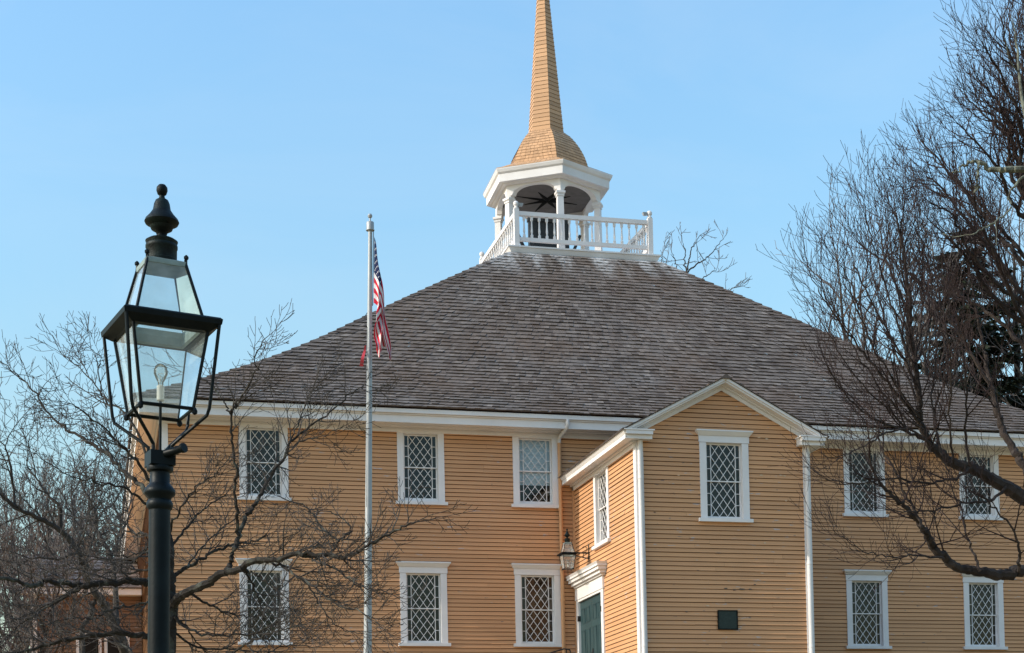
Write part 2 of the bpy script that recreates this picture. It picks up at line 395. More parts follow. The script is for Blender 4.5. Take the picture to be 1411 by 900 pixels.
for side in range(4):
    wmean = .125 if side == 0 else .3
    for i in range(NC):
        s0 = i*ex; s1 = min(arc[-1], s0+ex*1.08)
        Lw = roof_pt(side, s0, 0)[1]; x = 0.
        run = .5
        while x < Lw:
            wd = r.uniform(.6, 1.5)*wmean; y = min(Lw, x+wd)
            a, b = x/Lw, y/Lw
            t0, z0 = roof_t(s0); t1, z1 = roof_t(s1)
            p0 = roof_pt(side, s0, a)[0]; p1 = roof_pt(side, s0, b)[0]; p2 = roof_pt(side, s1, b)[0]; p3 = roof_pt(side, s1, a)[0]
            nrm = (p1-p0).cross(p3-p0).normalized()
            th = r.uniform(.022, .042); jit = r.uniform(-.014, .014)
            dn = (p0-p3).normalized()*jit
            run = .55*run+.45*r.random()
            tone = min(1, max(0, .12+.5*run+r.gauss(0, .16)+(.45 if r.random() < .05 else 0)))
            q0, q1 = p0+nrm*th+dn, p1+nrm*th+dn
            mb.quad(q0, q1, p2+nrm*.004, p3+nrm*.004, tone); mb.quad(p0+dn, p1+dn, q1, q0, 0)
            x = y
# hip caps
for (sa, fa) in ((0, 0.), (0, 1.), (2, 0.), (2, 1.)):
    n = 42
    for i in range(n):
        s0, s1 = arc[-1]*i/n, min(arc[-1], arc[-1]*(i+1.15)/n)
        p, q = roof_pt(sa, s0, fa)[0], roof_pt(sa, s1, fa)[0]
        fx = Vector((1, 0, 0)) if fa == 0. and sa == 0 or (fa == 1. and sa == 2) else Vector((-1, 0, 0))
        fy = Vector((0, 1, 0)) if sa == 0 else Vector((0, -1, 0))
        t0, _z = roof_t(s0+.05)
        # legs follow the two planes a hand's width from the hip
        up0, up1 = Vector((0, 0, .055)), Vector((0, 0, .018))
        l = Vector((fx.x*.17, 0, -.0)); k_ = Vector((0, fy.y*.17, 0)); tone = r.uniform(0, .45)
        for leg in (l, k_):
            mb.quad(p+up0, p+up0+leg-Vector((0, 0, .01)), q+up1+leg-Vector((0, 0, .01)), q+up1, tone)
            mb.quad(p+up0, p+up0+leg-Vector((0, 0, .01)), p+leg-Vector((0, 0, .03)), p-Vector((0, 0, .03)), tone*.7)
mb.build('roof', 'shingle', church)

# windows --------------------------------------------------------------
def make_window(kind, loc, rotz=0, blind=False, room='dark'):
    hood = kind == 'hood'; ob, ot = (.07, 1.605) if hood else (.105, 1.565)
    mb = MB()
    mb.box(-.525, -.385, -.034, .02, .071, ot+(.0 if hood else .055)); mb.box(.385, .525, -.034, .02, .071, ot+(.0 if hood else .055))
    if hood: mb.box(-.54, .54, -.042, .02, ot+.004, ot+.138)
    else:
        mb.box(-.383, .383, -.034, .02, ot, ot+.055); mb.box(-.383, .383, -.03, .02, .071, ob)
    # reveal
    for sx in (-1, 1): mb.box(*sorted((sx*.385, sx*.398)), .021, .13, ob, ot)
    mb.box(-.385, .385, .021, .13, ot, ot+.012); mb.box(-.385, .385, .021, .13, ob-.012, ob)
    wn = mb.build('window', 'white', church, base=(0, 0, 0), loc=Vector(loc)-Vector(BASE[church]), rotz=rotz)
    mb = MB(); mb.box(-.58, .58, -.085, .0, 0, .068); mb.build('sill', 'white', wn, base=(0, 0, 0))
    if hood:
        mb = MB(); z = ot+.14
        mb.frustum(-.548, .548, -.055, .0, z, -.60, .60, -.115, .0, z+.075); mb.box(-.605, .605, -.12, .0, z+.077, z+.105)
        mb.build('hood', 'white', wn, base=(0, 0, 0))
    mid = (ob+ot)/2
    for (z0, z1, yo, br, tr) in ((mid-.012, ot-.004, .035, .022, .028), (ob+.004, mid+.012, .062, .055, .022)):
        mb = MB(); x0, x1 = -.381, .381; st = .03; yd = .03
        mb.box(x0, x0+st, yo, yo+yd, z0, z1); mb.box(x1-st, x1, yo, yo+yd, z0, z1)
        mb.box(x0+st, x1-st, yo, yo+yd, z0, z0+br); mb.box(x0+st, x1-st, yo, yo+yd, z1-tr, z1)
        xa, xb, za, zb = x0+st, x1-st, z0+br, z1-tr; sw = .085; ya, yb = yo+.004, yo+.022
        ml, mr_ = xa+sw, xb-sw
        for xm in (ml, mr_): mb.box(xm-.0075, xm+.0075, ya, yb, za, zb)
        h = (zb-za)/3; cw = (mr_-ml-.018)/3; cx0 = ml+.009
        for k_ in (1, 2):
            mb.box(xa, ml-.009, ya, yb, za+h*k_-.006, za+h*k_+.006); mb.box(mr_+.009, xb, ya, yb, za+h*k_-.006, za+h*k_+.006)
        def seg(u0, v0, u1, v1, off): mb.bar((cx0+u0*cw, ya+.007+off, za+v0*h), (cx0+u1*cw, ya+.007+off, za+v1*h), .0115, .010, (0, 1, 0))
        for k_ in range(1, 6):
            seg(max(0, k_-3), min(3, k_), min(3, k_), max(0, k_-3), 0)
        for k_ in range(-2, 3):
            seg(max(0, k_), max(0, -k_), min(3, 3+k_), min(3, 3-k_), .004)
        sh = mb.build('sash', 'white', wn, base=(0, 0, 0))
        mb = MB(); ta, tb_ = rnd.uniform(-.003, .003), rnd.uniform(-.004, .004); mb.quad((xa, yo+.024-ta-tb_, za), (xb, yo+.024+ta-tb_, za), (xb, yo+.024+ta+tb_, zb), (xa, yo+.024-ta+tb_, zb)); mb.build('pane', 'pane', wn, base=(0, 0, 0))
    mb = MB(); x, y0, y1 = .396, .135, .6
    mb.box(-x, -x+.01, y0, y1, ob, ot); mb.box(x-.01, x, y0, y1, ob, ot); mb.box(-x, x, y1, y1+.01, ob, ot)
    mb.box(-x, x, y0, y1, ot, ot+.01); mb.box(-x, x, y0, y1, ob-.01, ob)
    mb.build('room_recess', room, wn, base=(0, 0, 0))
    if blind:
        mb = MB(); n = 24; zt, zb = ot, mid-.30
        for i in range(n):
            a = zt+(zb-zt)*i/n; b = zt+(zb-zt)*(i+1)/n
            mb.quad((-.38, .12+.006*(i % 2), a), (.38, .12+.006*(i % 2), a), (.38, .12+.006*((i+1) % 2), b), (-.38, .12+.006*((i+1) % 2), b))
        mb.build('blind', 'blind', wn, base=(0, 0, 0)); wn['label'] = 'window with a white blind drawn half way down'
    return wn
for i, x in enumerate(LOWX): make_window('hood', (x, YF, LOWZ), room=('dark', 'dark', 'brown_room', 'dark', 'brown_room')[i])
for i, x in enumerate(UPX): make_window('plain', (x, YF, UPZ), blind=(i == 2))
make_window('hood', (12.446, PYF, 6.009))
make_window('plain', (PXL, 33.60, 5.885), rotz=-math.pi/2)

# porch ---------------------------------------------------------------
RIDGE_X, RIDGE_Z, EAVE_Z, EX0, EX1 = 12.42, 8.885, 7.755, 10.26, 14.58
slope = (RIDGE_Z-EAVE_Z)/(RIDGE_X-EX0)
def gable(z):
    if z < 7.66: return (PXL+.12, PXR-.12)
    top = 8.760
    hw = (top-z)/slope
    return (max(PXL+.12, 12.437-hw), min(PXR-.12, 12.437+hw))
mb = MB()
siding(mb, (0, PYF, 0), (1, 0, 0), (0, -1, 0), PXL, PXR, 2.28, 8.74, [(12.446-.42, 12.446+.42, 6.06, 7.65)], clip=gable, e=.0905, seed=21)
DY_A, DY_B = 33.73, 35.43     # door opening along Y
sh = [(PYF+0, PYF+0, 0, 0)]
def U(y): return YF-y        # u runs from the back (facade) to the front
siding(mb, (PXL, YF, 0), (0, -1, 0), (-1, 0, 0), 0.0, YF-PYF-.12, 2.28, 7.62,
       [(U(33.60)-.42, U(33.60)+.42, 5.94, 7.55), (U(DY_B)-.1, U(DY_A)+.1, 0, 5.2)], seed=22)
siding(mb, (PXR, PYF, 0), (0, 1, 0), (1, 0, 0), .12, YF-PYF, 2.28, 7.62, seed=23)
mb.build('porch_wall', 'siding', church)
for sx, x in ((1, PXL), (-1, PXR)):
    mb = MB(); mb.box(*sorted((x-sx*.024, x+sx*.135)), PYF-.026, PYF-.002, 2.28, 7.60)
    mb.box(*sorted((x-sx*.026, x-sx*.002)), PYF, PYF+.13, 2.28, 7.60)
    mb.build('corner_board', 'white', church)
mb = MB(); mb.box(PXL-.05, PXL-.003, YF-.10, YF-.018, 2.28, 7.60); mb.build('inner_corner_board', 'tan_trim', church)
# flaked paint: raw wood and lifted edges on single boards
rp_ = random.Random(44)
def on_porch(px, py): d = at(px, py, 1.); return d*((PYF-.024)/d.y)
for kind, col, spots_ in (('bare_patch', 'rawwood', [(990, 762, 9), (1000, 811, 7), (1012, 813, 5), (1022, 812, 9), (1034, 812, 5), (946, 843, 4), (902, 706, 4), (1040, 806, 4)]),
                          ('lifted_paint', 'palepaint', [(1046, 603, 5), (1056, 605, 5), (1049, 655, 5), (1076, 655, 6), (1081, 656, 4), (1054, 748, 3), (1064, 742, 4), (1004, 801, 5), (975, 835, 5), (1050, 790, 6), (935, 655, 4), (1083, 690, 4), (960, 772, 4), (1030, 545, 4)])):
    mb = MB()
    for px, py, L in spots_:
        c0 = on_porch(px, py); w_ = L/2*.0145; h_ = rp_.uniform(.010, .020); n = 9
        mb.poly([c0+Vector((math.cos(2*math.pi*q/n)*w_*rp_.uniform(.7, 1.2), 0, math.sin(2*math.pi*q/n)*h_*rp_.uniform(.6, 1.2))) for q in range(n)], .5)
    mb.build(kind, col, church)['kind'] = 'stuff'
# porch eaves
mb = MB()
for sx, xw, xe in ((-1, PXL, EX0), (1, PXR, EX1)):
    mb.box(*sorted((xw, xw+sx*.05)), PYF+.002, YF-.02, 7.47, 7.555)
    mb.box(*sorted((xw, xw+sx*.10)), PYF+.002, YF-.02, 7.557, 7.60)
    mb.box(*sorted((xw, xe-sx*.05)), PYF-.24, YF-.02, 7.602, 7.632)
    mb.box(*sorted((xe-sx*.07, xe-sx*.03)), PYF-.24, YF-.02, 7.585, 7.665)
    mb.frustum(*sorted((xe-sx*.10, xe-sx*.028)), PYF-.25, YF-.02, 7.667, *sorted((xe-sx*.10, xe+sx*.02)), PYF-.27, YF-.02, 7.738)
    mb.box(*sorted((xe-sx*.10, xe+sx*.022)), PYF-.27, YF-.02, 7.740, 7.765)
    # return round the front corner
    xi = xw-sx*.26
    mb.box(*sorted((xe-sx*.06, xi)), PYF-.22, PYF-.243, 7.587, 7.666)
    mb.box(*sorted((xw+sx*.02, xi)), PYF-.20, PYF, 7.60, 7.667)
    mb.box(*sorted((xe-sx*.03, xi)), PYF-.30, PYF-.272, 7.669, 7.742); mb.box(*sorted((xe-sx*.1, xi)), PYF-.27, PYF, 7.669, 7.743)
    mb.box(*sorted((xe+sx*.01, xi-sx*.03)), PYF-.315, PYF, 7.744, 7.768)
# rakes
def rake(mb, y0, y1, d0, d1):
    """band following the gable, between perpendicular drops d0 and d1 below the roof plane"""
    for sx, xe in ((-1, EX0), (1, EX1)):
        def top(x): return RIDGE_Z-slope*abs(x-RIDGE_X)
        k_ = math.hypot(1, slope); xs_ = (RIDGE_X, xe+(-sx)*.0)
        lo = EAVE_Z+.012
        P = []
        for x in xs_: P.append((x, top(x)-d0*k_, top(x)-d1*k_))
        # clip the lower band where it would run under the return
        (xa, a0, a1), (xb, b0, b1) = P
        if b1 < lo-.0:
            f = (a1-lo)/(a1-b1); xm = xa+(xb-xa)*f
            pts = [(xa, a0), (xa, a1), (xm, lo)]
            if b0 > lo: pts += [(xb, lo), (xb, b0)]
            else:
                f2 = (a0-lo)/(a0-b0); pts += [(xa+(xb-xa)*f2, lo)]
        else: pts = [(xa, a0), (xa, a1), (xb, b1), (xb, b0)]
        n = len(pts); i = len(mb.v)
        mb.v += [(x, y0, z) for x, z in pts]+[(x, y1, z) for x, z in pts]
        f1 = tuple(range(i, i+n)); f2 = tuple(range(i+2*n-1, i+n-1, -1))
        mb.f += [f1, f2]; mb.t += [.5, .5]
        for j in range(n): mb.f.append((i+j, i+n+j, i+n+(j+1) % n, i+(j+1) % n)); mb.t.append(.5)
rake(mb, PYF-.285, PYF-.002, .0, .05)
rake(mb, PYF-.255, PYF-.004, .052, .085)
rake(mb, PYF-.10, PYF-.006, .087, .115)
rake(mb, PYF-.045, PYF-.008, .117, .185)
mb.build('porch_cornice', 'white', church)
# porch roof
mb = MB(); r = random.Random(5)
yb0 = YF+.9
for sx, xe in ((-1, EX0-.04), (1, EX1+.04)):
    n = 12; L = abs(xe-RIDGE_X)
    for i in range(n):
        xa, xb = xe+(RIDGE_X-xe)*i/n, xe+(RIDGE_X-xe)*min(1, (i+1.1)/n)
        za, zb = RIDGE_Z+.005-slope*abs(xa-RIDGE_X), RIDGE_Z+.005-slope*abs(xb-RIDGE_X)
        y = PYF-.31
        while y < yb0:
            y2 = min(yb0, y+r.uniform(.1, .22)); th = r.uniform(.022, .034); t = r.uniform(.1, .7)
            nx, nz = sx*slope*th/1.13, th/1.13
            A, B, C_, D_ = Vector((xa+nx, y, za+nz)), Vector((xa+nx, y2, za+nz)), Vector((xb, y2, zb+.006)), Vector((xb, y, zb+.006))
            mb.quad(A, B, C_, D_, t); mb.quad(Vector((xa, y, za)), Vector((xa, y2, za)), B, A, t*.8)
            if y < PYF-.3: mb.quad(Vector((xa, y, za)), A, D_, Vector((xb, y, zb)), .0)
            y = y2
for i in range(34):
    y = PYF-.32+i*.16; mb.frustum(RIDGE_X-.13, RIDGE_X+.13, y, y+.18, RIDGE_Z-.035, RIDGE_X-.02, RIDGE_X+.02, y, y+.18, RIDGE_Z+.05-.012*(i % 2), r.uniform(0, .4))
mb.build('porch_roof', 'shingle_small', church)

# double door on the porch's left side
mb = MB(); x0, x1 = PXL-.045, PXL+.0
mb.box(x0, x1, DY_A-.16, DY_A, 2.45, 4.98); mb.box(x0, x1, DY_B, DY_B+.15, 2.45, 4.98)
mb.box(x0, x1, DY_A, DY_B, 4.93, 4.98)
mb.box(PXL-.06, PXL, DY_A-.19, DY_B+.17, 4.982, 5.25)
for i, (e_, za, zb) in enumerate(((.10, 5.252, 5.29), (.15, 5.292, 5.36), (.20, 5.362, 5.43), (.23, 5.432, 5.475))):
    mb.box(PXL-e_-.0, PXL, DY_A-.17-e_, DY_B+.03+e_*.9, za, zb)
mb.frustum(PXL-.23, PXL, DY_A-.40, DY_B+.24, 5.477, PXL-.26, PXL, DY_A-.43, DY_B+.27, 5.52)
mb.box(PXL, PXL+.02, DY_A-.02, DY_A, 2.45, 4.95); mb.box(PXL, PXL+.02, DY_B, DY_B+.02, 2.45, 4.95)
df = mb.build('door_frame', 'white', church)
mb = MB(); mb.box(PXL-.25, PXL+.3, DY_A-.16, DY_B+.14, 2.37, 2.448); mb.build('door_sill', 'granite', church)
ym = (DY_A+DY_B)/2
for (ya, yb, back) in ((DY_A+.003, ym-.004, False), (ym+.004, DY_B-.003, True)):
    mb = MB(); xs0 = PXL+.008; mb.box(xs0, xs0+.045, ya, yb, 2.455, 4.925)
    wdt = yb-ya; st = .11
    for c in range(2):
        y0 = ya+st+c*((wdt-3*st)/2+st); y1 = y0+(wdt-3*st)/2
        for (za, zb) in ((4.42, 4.76), (3.40, 4.28), (2.68, 3.22)):
            for (p, q, a, b) in ((y0, y1, zb-.02, zb), (y0, y1, za, za+.02), (y0, y0+.02, za+.02, zb-.02), (y1-.02, y1, za+.02, zb-.02)):
                mb.box(xs0-.010, xs0-.001, p, q, a, b)
            mb.frustum(xs0-.002, xs0-.001, y0+.03, y1-.03, za+.03, xs0-.012, xs0-.001, y0+.04, y1-.04, zb-.03)
    lf = mb.build('door_leaf', 'teal', church)
    for z in (2.9, 4.5):
        yy_ = yb-.01 if back else ya-.04
        mb = MB(); mb.box(xs0-.060, xs0-.003, yy_, yy_+.05, z, z+.12); mb.build('hinge', 'black', lf)
    if not back:
        mb = MB(); mb.box(xs0-.016, xs0-.002, yb-.075, yb-.03, 3.55, 3.80); mb.tube([(xs0-.02, yb-.05, 3.70), (xs0-.06, yb-.05, 3.70), (xs0-.065, yb-.17, 3.69)], .011, 6)
        mb.build('handle', 'black', lf)
mb = MB()
for i in range(3): mb.box(PXL-.35-.33*(3-i), PXL-.26, DY_A-.5, DY_B+.12, GZ-.2+.0, GZ+.14*(i+1)+.0) if i == 0 else mb.box(PXL-.35-.33*(3-i), PXL-.26, DY_A-.5, DY_B+.12, GZ+.14*i+.002, GZ+.14*(i+1))
mb.build('entry_step', 'granite', church)

# downspouts
mb = MB(); mb.tube([(10.334, YF-.50, 8.97), (10.334, YF-.50, 8.86), (10.325, YF-.46, 8.80), (10.27, YF-.14, 8.68), (10.253, YF-.085, 8.63), (10.253, YF-.08, 8.53)], .042, 10)
ds = mb.build('downspout_elbow', 'white', church, smooth=True)
mb = MB(); mb.tube([(10.253, YF-.08, 8.54), (10.253, YF-.08, 2.3)], .042, 10)
for z in (7.05, 5.0, 3.0): mb.tube([(10.253, YF-.08, z-.03), (10.253, YF-.08, z+.03)], .052, 10)
mb.build('downspout', 'tan_trim', church, smooth=True)
for x in (10.645, 14.225):
    mb = MB(); mb.tube([(x, PYF-.10, 7.60), (x, PYF-.075, 7.5), (x, PYF-.075, 2.3)], .048, 10)
    for z in (6.85, 5.2, 3.5): mb.tube([(x, PYF-.075, z-.025), (x, PYF-.075, z+.025)], .054, 10)
    mb.build('downspout', 'white', church, smooth=True)

# deck, balustrade, belfry, spire ---------------------------------------
mb = MB()
mb.frustum(11.40, 15.61, 43.92, 48.18, 15.60, 11.40, 15.61, 43.92, 48.18, 15.74)
mb.frustum(11.40, 15.61, 43.92, 48.18, 15.742, 11.30, 15.69, 43.86, 48.24, 15.90)
mb.box(11.28, 15.71, 43.84, 48.26, 15.902, 15.945)
mb.build('roof_deck', 'white', church)
PX0, PX1, PY0, PY1 = 11.56, 15.445, 43.98, 48.12
mb = MB()
for (za, zb, hw) in ((16.815, 16.93, .055), (16.11, 16.21, .045)):
    for y in (PY0, PY1): mb.box(PX0+.075, PX1-.075, y-hw, y+hw, za, zb)
    for x in (PX0, PX1): mb.box(x-hw, x+hw, PY0+.075, PY1-.075, za, zb)
bal = mb.build('balustrade', 'white', church)
for x in (PX0, PX1):
    for y in (PY0, PY1):
        mb = MB(); mb.box(x-.07, x+.07, y-.07, y+.07, 15.948, 16.99); mb.lathe([(.05, 16.99), (.07, 17.0), (.075, 17.03), (.045, 17.05), (.05, 17.08), (.075, 17.12), (.075, 17.17), (.05, 17.21), (.01, 17.225)], x, y, 12)
        mb.build('post', 'white', bal, base=BASE[church])
def baluster():
    mb = MB(); a = .032
    mb.box(-a, a, -a, a, 16.212, 16.30); mb.lathe([(.03, 16.30), (.022, 16.33), (.034, 16.40), (.024, 16.52), (.020, 16.66), (.030, 16.70)], 0, 0, 8); mb.box(-a, a, -a, a, 16.70, 16.813)
    return mb.build('baluster', 'white', bal, base=(0, 0, 0))
b0 = baluster(); bs = Vector(BASE[church]); spots = []
n = 17
for i in range(n):
    spots.append((PX0+.09+(PX1-PX0-.18)*(i+.6)/n, PY0)); spots.append((PX0+.09+(PX1-PX0-.18)*(i+.6)/n, PY1))
    spots.append((PX0, PY0+.09+(PY1-PY0-.18)*(i+.6)/n)); spots.append((PX1, PY0+.09+(PY1-PY0-.18)*(i+.6)/n))
for i, (x, y) in enumerate(spots):
    c = b0 if i == 0 else b0.copy()
    if i: COL.objects.link(c); c.parent = bal
    c.location = Vector((x, y, 0))-bs
BCX, BCY = 13.05, 46.05; A0 = math.radians(-92)      # one corner of the hexagon faces the street
def hx(k, r, z): a = A0+k*math.pi/3; return Vector((BCX+r*math.cos(a), BCY+r*math.sin(a), z))
def hexring(mb, prof, tone=.5, capb=False, capt=False):
    for (ra, za), (rb, zb) in zip(prof[:-1], prof[1:]):
        for k in range(6): mb.quad(hx(k, ra, za), hx(k+1, ra, za), hx(k+1, rb, zb), hx(k, rb, zb), tone)
    if capb: mb.poly([hx(5-k, *prof[0]) for k in range(6)], tone)
    if capt: mb.poly([hx(k, *prof[-1]) for k in range(6)], tone)
# arched frieze
mb = MB(); rc = 1.52
def arch(f):     # f in 0..1 along a side -> underside z
    d = abs(f-.5)*2
    if d > .86: return 17.80
    if d > .80: return 17.87
    return 17.87+.25*math.sqrt(max(0, 1-(d/.80)**2.4))
for k in range(6):
    n = 40; fs = sorted(set([i/n for i in range(n+1)]+[.07, .0701, .10, .1001, .90, .8999, .93, .9299]))
    for a, b in zip(fs[:-1], fs[1:]):
        m_ = (a+b)/2
        for (ro, flip) in ((rc+.07, 0), (rc-.10, 1)):
            P0, P1 = hx(k, ro, 0).lerp(hx(k+1, ro, 0), a), hx(k, ro, 0).lerp(hx(k+1, ro, 0), b)
            tiny = b-a < 2e-3
            za, zb = (arch(a-2e-3), arch(b+2e-3)) if tiny else (arch(a+1e-4), arch(b-1e-4))
            zt = 18.22
            q = [Vector((P0.x, P0.y, za)), Vector((P1.x, P1.y, zb)), Vector((P1.x, P1.y, zt)), Vector((P0.x, P0.y, zt))]
            mb.quad(*(q if not flip else q[::-1]))
            if not flip: out = (q[0], q[1])
            else: mb.quad(out[1], out[0], q[0], q[1])
bel = mb.build('belfry', 'white', church)
for k in range(6):
    p = hx(k, rc-.015, 0); mb = MB()
    a = A0+k*math.pi/3
    def sq(h, z0, z1, h2=None):
        h2 = h2 or h; c, s_ = math.cos(a), math.sin(a)
        pts = []
        for hh, z in ((h, z0), (h2, z1)):
            for (u, v) in ((-1, -1), (1, -1), (1, 1), (-1, 1)): pts.append((p.x+(u*c-v*s_)*hh, p.y+(u*s_+v*c)*hh, z))
        mb.hexa(pts)
    sq(.12, 15.948, 16.12); sq(.095, 16.122, 17.66, .085); sq(.105, 17.662, 17.70); sq(.09, 17.702, 17.74, .13); sq(.13, 17.742, 17.798)
    mb.build('column', 'white', bel, base=BASE[church])
mb = MB(); hexring(mb, [(1.50, 18.16), (1.70, 18.165), (1.74, 18.20), (1.86, 18.205), (1.87, 18.42), (1.92, 18.46), (1.96, 18.54), (1.96, 18.565), (1.3, 18.75)])
mb.build('belfry_cornice', 'white', bel, base=BASE[church])
mb = MB(); mb.poly([hx(5-k, 1.5, 18.12) for k in range(6)]); cl = mb.build('belfry_ceiling', 'ceil' if 'ceil' in M else 'white', bel, base=BASE[church])
mb = MB()
for k in range(8):
    a = A0+math.radians(10)+k*math.pi/4; L = .95 if k % 2 == 0 else .72; b = .11
    c0 = Vector((BCX, BCY, 18.085)); tip = c0+Vector((math.cos(a)*L, math.sin(a)*L, .02))
    l_, r_ = c0+Vector((math.cos(a+.39)*.2, math.sin(a+.39)*.2, .03)), c0+Vector((math.cos(a-.39)*.2, math.sin(a-.39)*.2, .03))
    for s1, s2 in ((l_, tip), (tip, r_)):
        mb.poly([c0-Vector((0, 0, .02)), s2, s1]); mb.quad(s1, s2, s2+Vector((0, 0, .02)), s1+Vector((0, 0, .02)))
mb.build('ceiling_star', 'star', bel, base=BASE[church])
# spire: bell-shaped foot in shingles, then clapboarded shaft
mb = MB(); r = random.Random(8)
SP = [(1.93, 18.57), (1.24, 18.90), (1.20, 19.05), (1.13, 19.25), (1.03, 19.45), (.89, 19.67), (.73, 19.87), (.55, 20.02)]
hexring(mb, [(1.97, 18.566), (1.97, 18.58)], .0)
zz = [p[1] for p in SP]; rr = [p[0] for p in SP]; zc = [18.57, 18.74]+list(np.arange(18.90, 20.0, .098))+[20.02]
for za, zb in zip(zc[:-1], zc[1:]):
    ra, rb = np.interp(za, zz, rr)+.018, np.interp(zb, zz, rr)+.004
    for k in range(6):
        n = max(1, round(ra/.13)); e = [0]+sorted(min(.97, max(.03, (i+r.uniform(-.25, .25))/n)) for i in range(1, n))+[1]
        for a, b in zip(e[:-1], e[1:]):
            t = r.random(); dz = r.uniform(-.006, .006) if za > 18.8 else 0
            A, B = hx(k, ra, za+dz).lerp(hx(k+1, ra, za+dz), a), hx(k, ra, za+dz).lerp(hx(k+1, ra, za+dz), b-.006)
            C_, D_ = hx(k, rb, zb+.004).lerp(hx(k+1, rb, zb+.004), b-.006), hx(k, rb, zb+.004).lerp(hx(k+1, rb, zb+.004), a)
            mb.quad(A, B, C_, D_, t)
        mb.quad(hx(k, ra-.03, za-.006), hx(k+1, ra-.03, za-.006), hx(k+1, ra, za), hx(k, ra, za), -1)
        mb.quad(hx(k, ra-.022, za), hx(k+1, ra-.022, za), hx(k+1, rb-.012, zb), hx(k, rb-.012, zb), .0)
z = 20.02
while z < 26.0:
    zb = z+.122
    def R_(q): return .53+(.195-.53)*(q-20.02)/(23.9-20.02)
    ra, rb = max(.02, R_(z)+.016), max(.012, R_(zb)+.002)
    for k in range(6):
        t = r.random(); mb.quad(hx(k, ra, z), hx(k+1, ra, z), hx(k+1, rb, zb), hx(k, rb, zb), t)
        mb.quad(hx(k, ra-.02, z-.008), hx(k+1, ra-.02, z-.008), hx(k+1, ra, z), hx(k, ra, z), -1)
    z = zb
mb.build('spire', 'spire', church)

# bell and its cradle standing on the deck
bell = thing('bell', 'dark bell in a low wooden cradle under the belfry roof', 'bell', (BCX, BCY, 15.95))
mb = MB(); mb.lathe([(.44, 16.62), (.42, 16.67), (.33, 16.83), (.27, 17.0), (.25, 17.15), (.20, 17.24), (.08, 17.27), (.05, 17.33)], BCX, BCY, 24); mb.build('bell_body', 'black', bell, smooth=True)
for sx in (-1, 1):
    mb = MB(); mb.box(BCX-.1+sx*.50-.09, BCX-.1+sx*.50+.09, BCY-.5, BCY-.32, 15.952, 17.30); mb.bar((BCX-.1+sx*.5, BCY-.4, 16.0), (BCX-.1+sx*.95, BCY-.4, 17.0), .08, .08, (0, 1, 0)); mb.build('cradle_post', 'black', bell)
mb = MB(); mb.box(BCX-.72, BCX+.52, BCY-.5, BCY-.32, 17.302, 17.42); mb.box(BCX-.50, BCX+.30, BCY-.46, BCY-.42, 16.4, 17.30); mb.build('headstock', 'black', bell)
for x, lab in ((PX0, 'small floodlight clamped to the left front post of the roof railing'), (PX1, 'small floodlight clamped to the right front post of the roof railing')):
    s_ = 1 if x < 13 else -1
    fl = thing('floodlight', lab, 'floodlight', (x+s_*.07, PY0, 17.05), 'floodlights on the roof railing')
    mb = MB(); mb.bar((x+s_*.03, PY0, 17.09), (x+s_*.12, PY0, 17.10), .025, .025, (0, 1, 0)); mb.build('bracket', 'alum', fl)
    mb = MB(); mb.frustum(x+s_*.14-.04, x+s_*.14+.04, PY0-.04, PY0+.04, 17.08, x+s_*.14-.065, x+s_*.14+.065, PY0-.05, PY0+.06, 17.16); mb.build('housing', 'alum', fl)

# plaque
pl = thing('plaque', 'small dark bronze plaque on the blank lower wall of the porch gable', 'plaque', (12.437, PYF-.02, 3.84))
mb = MB(); mb.box(12.232, 12.642, PYF-.035, PYF-.012, 3.845, 4.222)
mb.build('plate', 'bronze', pl)
mb = MB()
for a in ((12.224, 12.650, 3.837, 3.857), (12.224, 12.650, 4.208, 4.228), (12.224, 12.244, 3.8575, 4.2075), (12.630, 12.650, 3.8575, 4.2075)):
    mb.box(a[0], a[1], PYF-.048, PYF-.010, a[2], a[3])
mb.build('raised_border', 'patina', pl)

